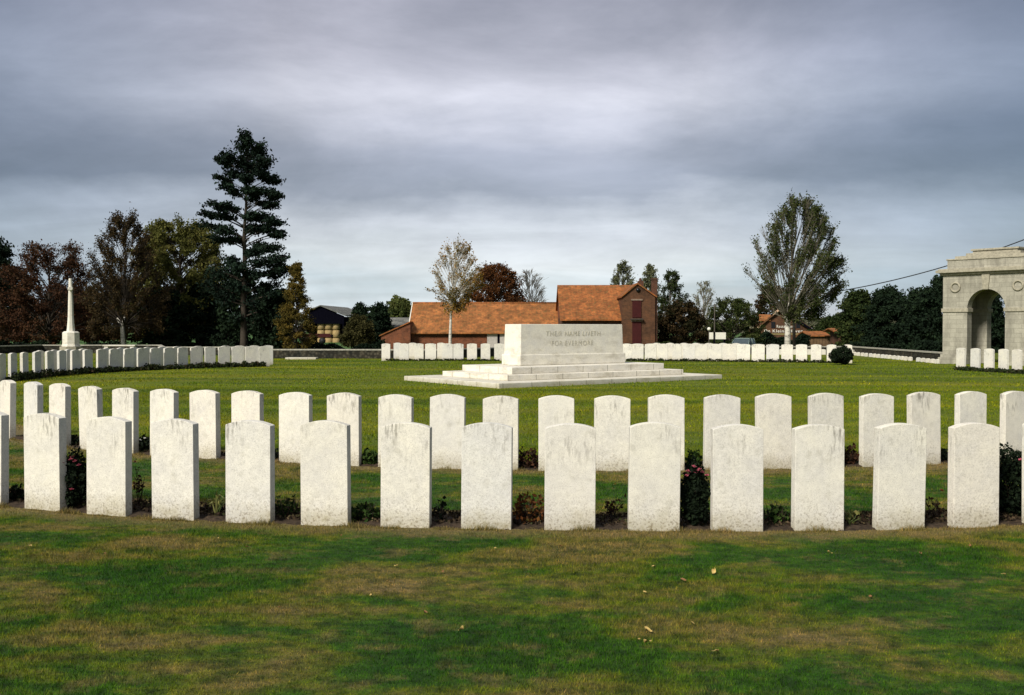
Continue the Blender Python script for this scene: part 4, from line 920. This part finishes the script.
# centre
T_('birch_tree', 'slender birch with a white trunk and sparse orange leaves before the barn', 50.3, 449.5, 0, (422, 482, 243, 312), LM['birch_c'], M['birch'], nclump=92, ntwig=12, nleaf=8, lsize=0.058, clump_r=.30, flat=1.4, side=(.25, 1.5), low=(1.6, .55), prof=[.28, .6, 1, .92, .7, .3], seed=9, dens=(.1, 1.5), tr=.10, fork=.5, rise=1.6, twig_up=.7, sweep=.45, twigr=.007)
T_('russet_tree', 'russet brown round tree behind the barn roof', 98, 497, -1, (460, 530, 266, 316), LM['brownlf'], M['bark'], nclump=140, ntwig=11, nleaf=18, lsize=0.116, clump_r=.7, prof=[1, 1, .95, .82, .6, .3], seed=10, dens=(.3, 1.4), tr=.2)
T_('bare_tree', 'pale bare hazy tree behind the right end of the barn', 125, 530, -1, (511, 549, 271, 312), LM['poplar'], M['bark_grey'], nclump=60, ntwig=14, nleaf=0, clump_r=.9, prof=[.6, .9, 1, .9, .7, .3], seed=12, tr=.2, rise=1.2, twig_up=.6, twigr=.022)
T_('green_tree', 'domed yellow-green tree behind the grey shed roof', 125, 396, -1, (380, 418, 300, 336), LM['dome'], M['bark'], nclump=80, nleaf=29, lsize=0.190, clump_r=.85, prof=[1, 1, .95, .85, .65, .3], seed=13, tr=.2, shell=.2)
T_('evergreen_tree', 'dark conifer just right of the bale barn', 100, 361, -1, (346, 372, 305, 346), LM['yew'], M['bark'], nclump=60, nleaf=32, lsize=0.150, clump_r=.55, prof=[1, 1, .9, .75, .5, .15], seed=14, shell=.2)
T_('evergreen_tree', 'dark spreading conifer left of the brick lean-to', 98, 376, -1, (358, 398, 306, 348), LM['yew'], M['bark'], nclump=80, nleaf=32, lsize=0.150, clump_r=.6, prof=[1, .95, .75, .5, .4, .12], seed=15, shell=.2)
T_('olive_shrub', 'rounded olive-brown shrub before the dark conifers', 84, 358, -1, (343, 372, 317, 346), LM['olshrub'], M['bark'], 'shrub', nclump=70, nleaf=29, lsize=0.095, clump_r=.45, prof=[.9, 1, 1, .9, .7, .35], seed=16, shell=.2)
# right
for i, (c_, tpx, lab) in enumerate([((609, 638, 262, 320), 626, 'pale poplar top behind the farmhouse, leftmost of three'), ((641, 660, 265, 320), 650, 'pale poplar top just left of the big chimney'), ((658, 688, 272, 330), 668, 'green poplar right of the big chimney')]):
    T_('poplar_tree', lab, 112-5*i, tpx, -1, c_, LM['poplar' if i < 2 else 'green'], M['bark_grey'], 'tree', 'poplars behind the farmhouse', nclump=60, ntwig=10, nleaf=16, lsize=0.109, clump_r=.6, prof=[.9, 1, 1, .85, .6, .25], seed=40+i, rise=2, twig_up=.9, dens=(.4, 1.3), twigr=.015)
T_('bare_tree', 'pale thin-crowned tree above the autumn bushes', 110, 704, -1, (693, 718, 281, 330), LM['poplar'], M['bark_pale'], nclump=46, ntwig=12, nleaf=5, lsize=0.082, clump_r=.6, prof=[.5, .9, 1, .9, .6, .3], seed=44, rise=2, twig_up=.9, twigr=.018)
T_('autumn_bush', 'dark bushy tree with reddish top right of the farmhouse', 88, 682, -1, (655, 711, 303, 350), LM['autumn'], M['bark'], 'bush', nclump=100, nleaf=27, lsize=0.116, clump_r=.6, prof=[1, 1, 1, .92, .75, .4], seed=45, shell=.2, dens=(.6, 1.3))
T_('hedge_tree', 'twiggy olive bush behind the notice board', 92, 732, -1, (703, 764, 299, 348), LM['aspen'], M['bark'], 'bush', nclump=100, nleaf=22, lsize=0.102, clump_r=.62, prof=[1, 1, 1, .92, .75, .4], seed=46, shell=.2, dens=(.5, 1.3))
T_('leafy_tree', 'brown-green tree left of the restaurant roof', 128, 771, -1, (752, 792, 288, 345), LM['autumn'], M['bark'], nclump=70, nleaf=25, lsize=0.163, clump_r=.8, prof=[1, 1, 1, .9, .7, .4], seed=47, shell=.2)
T_('aspen_tree', 'tall pale-trunked tree with a wide dark leafy crown at right', 58, 788.5, -.05, (751, 850, 199, 322), LM['aspen'], M['bark_mid'], nclump=150, ntwig=15, nleaf=15, lsize=0.075, clump_r=.42, flat=1.5, side=(.28, 1.5), prof=[.35, .8, 1, .95, .70, .22], seed=48, tr=.15, fork=.24, rise=1.9, twig_up=.9, dens=(.15, 1.7), twigr=.010, limb=.27)
o_ = [o for o in C.objects if o.name.startswith('aspen_tree')][0]
b = MB(); q = A(788.5, 346, 57.8); b.tube([Vector((q.x, 57.98, -.1)), Vector((q.x, 57.98, 1.2)), Vector((q.x-.02, 57.98, 2.2)), Vector((q.x+.1, 57.98, 3.0))], [.20, .17, .155, .11], 10)
b.tube([Vector((q.x, 57.98, 1.8)), Vector((q.x-.32, 57.95, 3.1))], [.07, .04], 8); off(b.build('pale_lower_trunk', M['birch'], o_), o_)
for i, (c_, tpx, Y, lf, lab) in enumerate([((842, 878, 293, 350), 860, 90, 'green', 'fresher green tree right of the dark shed'), ((866, 912, 291, 352), 890, 84, 'yew', 'dark rounded tree in the middle of the right-hand clump'), ((900, 946, 292, 352), 925, 80, 'yew', 'dark rounded tree next to the pavilion'), ((930, 966, 275, 352), 948, 88, 'yew', 'taller dark tree rising just behind the pavilion corner'), ((815, 858, 318, 350), 838, 118, 'green', 'low green tree behind the orange-roofed sheds'),
                                           ((968, 1010, 296, 352), 990, 86, 'yew', 'dark tree seen through the pavilion arch'), ((1010, 1075, 284, 352), 1040, 90, 'yew', 'dark tree behind the right side of the pavilion')]):
    T_('broad_tree', lab, Y, tpx, -1, c_, LM[lf], M['bark'], 'tree', 'dark trees at the right', nclump=90, nleaf=29, lsize=0.150, clump_r=.75, prof=[1, 1, .98, .88, .68, .35], seed=60+i, shell=.2, tr=.2)

# hedges and other woody masses
def hedge(name, label, x0, x1, Y, z0, z1, th, leafm, n, ls=.1, cat='hedge', seed=5):
    global rng; rng = np.random.default_rng(seed)
    x = rng.uniform(x0, x1, n); f_ = 1 + .18*np.sin(x*1.3)+.10*np.sin(x*3.7+1)
    y = Y + rng.uniform(-.5, .5, n)*th; z = z0 + (z1-z0)*f_*rng.uniform(0, 1, n)**.7
    c0 = Vector(((x0+x1)/2, Y, z0)); b = empty(name, c0, label, cat)
    leaf_mesh('foliage', np.stack([x-c0.x, y-c0.y, z-c0.z], 1), ls, leafm, rng.uniform(0, 1, n)*.6+.4*(.5+.5*np.sin(x*2.1)), b)
    s = MB()
    for i in range(max(3, int((x1-x0)/1.2))):
        xx = x0 + (x1-x0)*(i+.5)/max(3, int((x1-x0)/1.2)); s.tube([(xx-c0.x, 0, 0), (xx-c0.x+.05, .05, (z1-z0)*.7)], [.04, .015], 5)
    s.build('stems', M['bark'], b); return b
hedge('hedge', 'low dark hedge beneath the trees at the left', A(-30, 0, 68).x, A(215, 0, 68).x, 68, -1, .38, 1.0, LM['yew'], 17000, .10)
hedge('hedge', 'dark clipped hedge behind the wall before the bale barn', A(296, 0, 66).x, A(384, 0, 66).x, 66, -.8, .46, .9, LM['yew'], 12000, .08, seed=6)
hedge('hedge', 'dark hedge under the lettering of the restaurant', A(757, 0, 100).x, A(811, 0, 100).x, 100, -1, .72, 1.0, LM['yew'], 11000, .11, seed=7)
hedge('hedge', 'dark hedge behind the coping left of the pavilion', A(842, 0, 70).x, A(960, 0, 70).x, 70, -1, .5, 1.2, LM['yew'], 14000, .10, seed=8)
hedge('hedge', 'low green hedge between the farmhouse and the notice board', A(657, 0, 76).x, A(735, 0, 76).x, 76, -1, .35, .8, LM['green'], 8000, .08, seed=9)

# far-off wood along the horizon
rng = np.random.default_rng(77); n = 26000; x = rng.uniform(-420, 420, n); hh = 5.5 + 2.2*np.sin(x*.05)+1.5*np.sin(x*.13+2)+1.2*np.sin(x*.31)
z = -1 + hh*rng.uniform(0, 1, n)**.7; o = leaf_mesh('far_wood', np.stack([x, 430+rng.uniform(-8, 8, n), z], 1), 1.5, leafmat('distant_wood', [(.05, .06, .04), (.10, .105, .07), (.15, .14, .09)], .1), rng.uniform(0, 1, n)*.5+.5*(.5+.5*np.sin(x*.21)))
tag(o, 'far-off belt of trees along the horizon', 'wood', kind='stuff')

# ------------------------------------------------------------------ plants between the stones
PLM = {
 'dark': leafmat('dark_rose_leaves', [(.003, .006, .003), (.007, .013, .006), (.014, .024, .010)], .05, .8),
 'green': leafmat('garden_leaves', [(.012, .028, .007), (.03, .06, .012), (.07, .11, .025)], .25),
 'rust': leafmat('rusty_leaves', [(.03, .018, .008), (.10, .035, .012), (.20, .07, .02), (.05, .06, .015)], .25),
 'yellow': leafmat('yellow_green_leaves', [(.07, .09, .02), (.16, .17, .045), (.25, .22, .08)], .3),
 'brown': leafmat('brown_dry_leaves', [(.02, .012, .008), (.045, .022, .012), (.07, .03, .016)], .15)}
M['stem'] = plain('brown_stem', (.035, .025, .016), .8); M['gstem'] = plain('green_stem', (.08, .11, .03), .7)
M['pink'] = plain('pink_petal', (.42, .10, .14), .6, 30, .3); M['whitep'] = plain('white_petal', (.7, .7, .66), .6, 30, .1); M['redp'] = plain('red_leaf', (.22, .04, .02), .6, 30, .3); M['yelp'] = plain('yellow_petal', (.55, .45, .08), .6)
def place_gap(rad, px):               # point on the planted circle under this bearing
    bx = (px-512)/F*1.0; aa = 1+bx*bx; bb = -2*(CX*bx+CY); cc = CX*CX+CY*CY-rad*rad
    y = (-bb-math.sqrt(bb*bb-4*aa*cc))/(2*aa); return bx*y, y
def flower(b, c, r):
    for q in range(6):
        a_ = q*math.pi/3+U(-.2, .2); tl = U(-.2, .6); c2 = Vector(c) + Vector((math.cos(a_), math.sin(a_), tl))*r*.55
        n1 = Vector((-math.sin(a_), math.cos(a_), 0))*r*.45; rr = Vector((math.cos(a_), math.sin(a_), tl+.4))*r*.55
        b.add([Vector(c), c2-n1, c2+rr, c2+n1], [(0, 1, 2, 3)])
        b.add([Vector(c), c2*.5+Vector(c)*.5+n1*.8+Vector((0,0,r*.5)), Vector(c)+Vector((0, 0, r*.9)), c2*.5+Vector(c)*.5-n1*.8+Vector((0,0,r*.5))], [(0, 1, 2, 3)])
def plant(name, label, cat, rad, px, w, h, leafk, nst=7, nleaf=200, ls=.028, flowers=(), fl='pink', fr=.021, bare=0., group=None, seed=1, stemm='stem', dens_low=1.):
    random.seed(seed); global rng; rng = np.random.default_rng(seed+900)
    x, y = place_gap(rad, px); root = empty(name, (x, y, 0), label, cat, group)
    b = MB(); ends = []
    for i in range(nst):
        a_ = U(0, 2*math.pi); rr = w/2*math.sqrt(U(.05, 1)); e = Vector((rr*math.cos(a_), rr*math.sin(a_)*.8, h*U(.65, 1)*(1-.35*(rr/(w/2))**2)))
        s = Vector((U(-.2, .2)*w*.5, U(-.2, .2)*w*.3, 0)); m_ = s.lerp(e, .5)+Vector((U(-.02, .02), U(-.02, .02), 0)); b.tube([s, m_, e], [.005, .004, .0025], 5); ends.append((s, e))
        for q in range(3):
            t = U(.35, .8); p0 = s.lerp(e, t); p1 = p0 + Vector((U(-.06, .06), U(-.06, .06), U(.03, .10))); b.tube([p0, p1], [.003, .002], 4); ends.append((p0, p1))
    b.build('stems', M[stemm], root)
    if nleaf:
        P = []
        if bare: 
            for _ in range(nleaf):
                s, e = random.choice(ends); P.append(np.array(s.lerp(e, U(.5, 1.05))) + rng.normal(size=3)*.012)
            P = np.array(P)
        else:
            v = rng.normal(size=(nleaf, 3)); v /= np.linalg.norm(v, axis=1)[:, None]; r_ = rng.uniform(.25, 1, nleaf)[:, None]**.5
            lump = 1 + .16*np.sin(v[:, :1]*7+seed)+.12*np.sin(v[:, 2:]*9)+.1*np.sin(v[:, 1:2]*8)
            P = v*r_*lump*np.array([w/2, w/2*.85, h*.52]) + np.array([0, 0, h*.5]); P = P[P[:, 2] > .0]
        leaf_mesh('foliage', P, ls, PLM[leafk], rng.uniform(0, 1, len(P)), root, 1.5)
    if flowers:
        for (fx, fz) in flowers:
            fb = MB(); flower(fb, (fx*w/2, U(-.42, -.2)*w if not bare else 0, fz*h), fr); fb.build('flower', M[fl], root)
    return root
g1 = 'small plants between the front headstones'
plant('flowering_bush', 'dark rounded bush with a few pink flowers between two left front headstones', 'bush', R1-.16, 73, .30, .46, 'dark', 12, 4200, .020, [(-.35, .86), (.1, .97), (.35, .9), (.15, .93), (.2, .38), (.5, .82)], seed=1)
plant('flowering_bush', 'dark upright bush topped with pink flowers between two right-centre front headstones', 'bush', R1-.14, 695, .21, .48, 'dark', 12, 4200, .020, [(-.6, .93), (-.15, 1.0), (.2, .95), (.5, .9), (.75, .86), (-.75, .86), (.0, .9)], seed=2)
plant('flowering_bush', 'large dark bush with one pink bloom at the right edge of the front row', 'bush', R1-.35, 1016, .50, .52, 'dark', 12, 5200, .022, [(-.2, .93)], seed=3)
plant('spiky_plant', 'pale yellow-green spiky leaves between the fourth and fifth front stones', 'plant', R1-.18, 215, .20, .22, 'yellow', 7, 26, .022, bare=1, seed=4, stemm='gstem', group=g1)
b = MB(); root = [o for o in C.objects if o.name.startswith('spiky_plant')][0]
for i in range(11):
    a_ = U(0, 6.28); L = U(.12, .30); w_ = .008; d_ = Vector((math.cos(a_), math.sin(a_), 0)); n_ = Vector((-d_.y, d_.x, 0))*w_
    p0 = d_*.01; p1 = d_*L*.2+Vector((0, 0, L*.7)); p2 = d_*L*.5+Vector((0, 0, L*(.95 if i < 5 else .6))); b.add([p0-n_, p0+n_, p1+n_*.8, p1-n_*.8, p2], [(0, 1, 2, 3), (3, 2, 4)])
b.build('blade_leaves', plain('pale_strap_leaf', (.20, .20, .065), .6), root)
plant('small_shrub', 'low dark twiggy shrub between the fifth and sixth front stones', 'plant', R1-.25, 285, .26, .17, 'green', 9, 170, .024, seed=5, group=g1)
plant('small_shrub', 'low mid-green leafy shrub between the sixth and seventh front stones', 'plant', R1-.22, 364, .28, .14, 'green', 7, 260, .028, seed=6, group=g1)
plant('rose_stalks', 'bare dark rose stalks between the seventh and eighth front stones', 'plant', R1-.2, 444, .24, .19, 'dark', 6, 60, .026, bare=1, seed=7, group=g1)
plant('rusty_plant', 'bushy plant with rusty orange leaves left of the smudged front stone', 'plant', R1-.22, 527, .32, .25, 'rust', 14, 380, .024, seed=8, group=g1)
plant('rose_stalks', 'thin dark stalks tipped with a yellow bloom behind the central front gap', 'plant', R1-.35, 614, .20, .30, 'brown', 4, 50, .024, [(.1, 1.0)], 'yelp', .02, bare=1, seed=9, group=g1)
plant('small_shrub', 'low dark leafy shrub just right of the stone beside the pink-flowered bush', 'plant', R1-.25, 779, .22, .15, 'green', 8, 160, .028, seed=10, group=g1)
plant('leafy_sprig', 'small yellow-green sprig at the foot of the front stone with lichen marks', 'plant', R1-.12, 852, .10, .13, 'yellow', 3, 34, .024, bare=1, seed=11, stemm='gstem', group=g1)
plant('rose_stalks', 'single thin stem with a red leaf between two right front stones', 'plant', R1-.25, 938, .22, .26, 'brown', 3, 18, .024, [(.4, .93)], 'redp', .02, bare=1, seed=12, group=g1)
plant('rose_stalks', 'short stalks with a pinkish bloom right of the second full front stone', 'plant', R1-.4, 136, .16, .40, 'brown', 4, 40, .022, [(-.2, .95)], 'pink', .02, bare=1, seed=13, group=g1)
plant('small_shrub', 'dark low plant at the foot of the leftmost front stone', 'plant', R1-.2, 15, .2, .14, 'dark', 5, 240, .025, seed=14, group=g1)
g2 = 'small plants between the second-row headstones'
plant('small_shrub', 'dark plant with tiny white blooms in the second row at left', 'plant', R2-.15, 144, .2, .20, 'dark', 6, 300, .028, [(.2, .9), (-.3, .8)], 'whitep', .018, seed=15, group=g2)
plant('small_shrub', 'low round green plant in the second row behind the sixth front stone', 'plant', R2-.15, 369, .22, .16, 'green', 6, 420, .032, seed=16, group=g2)
plant('brown_plant', 'dark brown withered plant in the second row left of centre', 'plant', R2-.15, 528, .26, .22, 'brown', 9, 300, .028, seed=17, group=g2)
plant('small_shrub', 'small green plant in the second row above the pink flowers', 'plant', R2-.2, 694, .2, .20, 'green', 6, 260, .03, seed=18, group=g2)
plant('brown_plant', 'dark reddish-brown plant in the second row at right', 'plant', R2-.15, 851, .22, .22, 'brown', 8, 280, .028, seed=19, group=g2)
plant('small_shrub', 'low dark plant between second-row stones near the right edge', 'plant', R2-.15, 948, .22, .15, 'dark', 6, 260, .028, seed=20, group=g2)
plant('small_shrub', 'dark plant left of the rightmost second-row stone', 'plant', R2-.2, 993, .2, .16, 'dark', 6, 260, .028, seed=21, group=g2)
plant('small_shrub', 'dark plant in the second row behind the left front bush', 'plant', R2-.15, 74, .2, .13, 'dark', 6, 220, .028, seed=22, group=g2)
plant('small_shrub', 'dark plant in the second row behind the gap of the fifth front stone', 'plant', R2-.15, 271, .2, .13, 'dark', 6, 220, .028, seed=23, group=g2)
# round dark shrub in the far right row
g_ = G(840, 364.5); random.seed(5); rng = np.random.default_rng(5)
root = empty('round_shrub', (g_.x, g_.y-.3, 0), 'ball-shaped dark shrub before the last stones of the far right row', 'shrub')
v = rng.normal(size=(3200, 3)); v /= np.linalg.norm(v, axis=1)[:, None]; P = v*(rng.uniform(.3, 1, 3200)[:, None]**.4)*np.array([.47, .43, .35])*(1+.16*np.sin(v[:, :1]*6)+.12*np.sin(v[:, 2:]*7+v[:, 1:2]*5))+np.array([0, 0, .38])
leaf_mesh('foliage', P, .06, PLM['dark'], rng.uniform(0, 1, 3200), root); b = MB(); b.tube([(0, 0, 0), (0, 0, .5)], [.04, .02], 6); b.build('stem', M['stem'], root)

# crumbs, dead leaves and weeds on the beds: uncountable
rng = np.random.default_rng(404)
for Rr, wd, am, n in ((R1, .58, 34, 26000), (R2, .46, 42, 16000)):
    a_ = rng.uniform(-R(am), R(am), n); r_ = Rr-.115-(wd-.13)*rng.uniform(0, 1, n); P = np.stack([CX+r_*np.sin(a_), CY-r_*np.cos(a_), .018+rng.uniform(0, .022, n)], 1)
    m_ = leafmat('bed_litter', [(.014, .009, .006), (.05, .033, .02), (.10, .07, .04), (.035, .05, .015)], 0, .9) if Rr == R1 else m_
    tag(leaf_mesh('soil_litter', P, .020, m_, rng.uniform(0, 1, n)**1.6, aspect=1.3), 'crumbs of soil and dead leaves on the planted strip', 'soil litter', kind='stuff')

# ------------------------------------------------------------------ fallen leaves
M['dryleaf'] = plain('dry_leaf', (.42, .30, .10), .7, 25, .3); M['dryleaf2'] = plain('brown_dry_leaf', (.20, .10, .04), .7, 25, .3)
def leaf_proto(m_):
    b = MB(); n = 6; vs = [(0, 0, 0)]; top = []; 
    for i in range(n+1):
        t = i/n; x = -.028 + .056*t; wd = .016*math.sin(math.pi*t)**.8; top += [(x, -wd, .006*math.sin(t*5)+.006), (x, 0, .001+.003*t), (x, wd, .007*math.cos(t*4)+.008)]
    fs = [(i*3+j, (i+1)*3+j, (i+1)*3+j+1, i*3+j+1) for i in range(n) for j in range(2)]
    b.add(top, fs, True); return b.build('fallen_leaf', m_)
lp1, lp2 = leaf_proto(M['dryleaf']), leaf_proto(M['dryleaf2'])
spots = [(396, 567.5, 0), (388, 583, 0), (371, 597, 0), (443, 573, 1), (426, 614, 1), (461, 631, 0), (495, 550, 0), (653, 568, 0), (714, 574, 0), (684, 582, 1), (645, 593, 0), (633, 601.5, 0), (693, 624, 0), (649, 632, 0), (639, 640, 0), (648, 643, 0), (715, 653, 0), (830, 555, 0), (281, 610, 1), (248, 549, 1),
         (970, 548, 1), (920, 556, 1), (1003, 578, 0), (341, 537.5, 1), (218, 540, 0), (105, 556, 1), (560, 548, 1), (870, 600, 1), (30, 548, 0)]
used = {0: False, 1: False}; random.seed(3)
for px, py, t in spots:
    src = (lp1, lp2)[t]; o = src if not used[t] else src.copy()
    if used[t]: C.objects.link(o)
    used[t] = True; g_ = G(px, py)
    o.location = (g_.x, g_.y, float(terrain(g_.x, g_.y))+.014); o.rotation_euler = (U(-.4, .4), U(-.4, .4), U(0, 6.28)); s = U(.38, .78); o.scale = (s, s*U(.7, 1.2), s*U(.8, 2.2))
    ni = min(range(len(PF)), key=lambda i: abs(PF[i][0]/PF[i][1] - (px-512)/F)); wh = 'close below' if py < 570 else ('a step below' if py < 612 else 'well below')
    used_l = globals().setdefault('LEAFN', {}); kk = (t, wh, ni); c_ = used_l.get(kk, 0); used_l[kk] = c_+1; wh = ('', 'slightly nearer, ', 'nearer still, ', 'nearest, ')[min(c_, 3)] + wh
    tag(o, ('yellow leaf on lawn ', 'brown leaf on lawn ')[t] + wh + ' ' + ('the ' + nth(ni, len(PF), 'front headstone')), 'leaf', ('yellow leaves fallen on the lawn', 'brown leaves fallen on the lawn')[t])
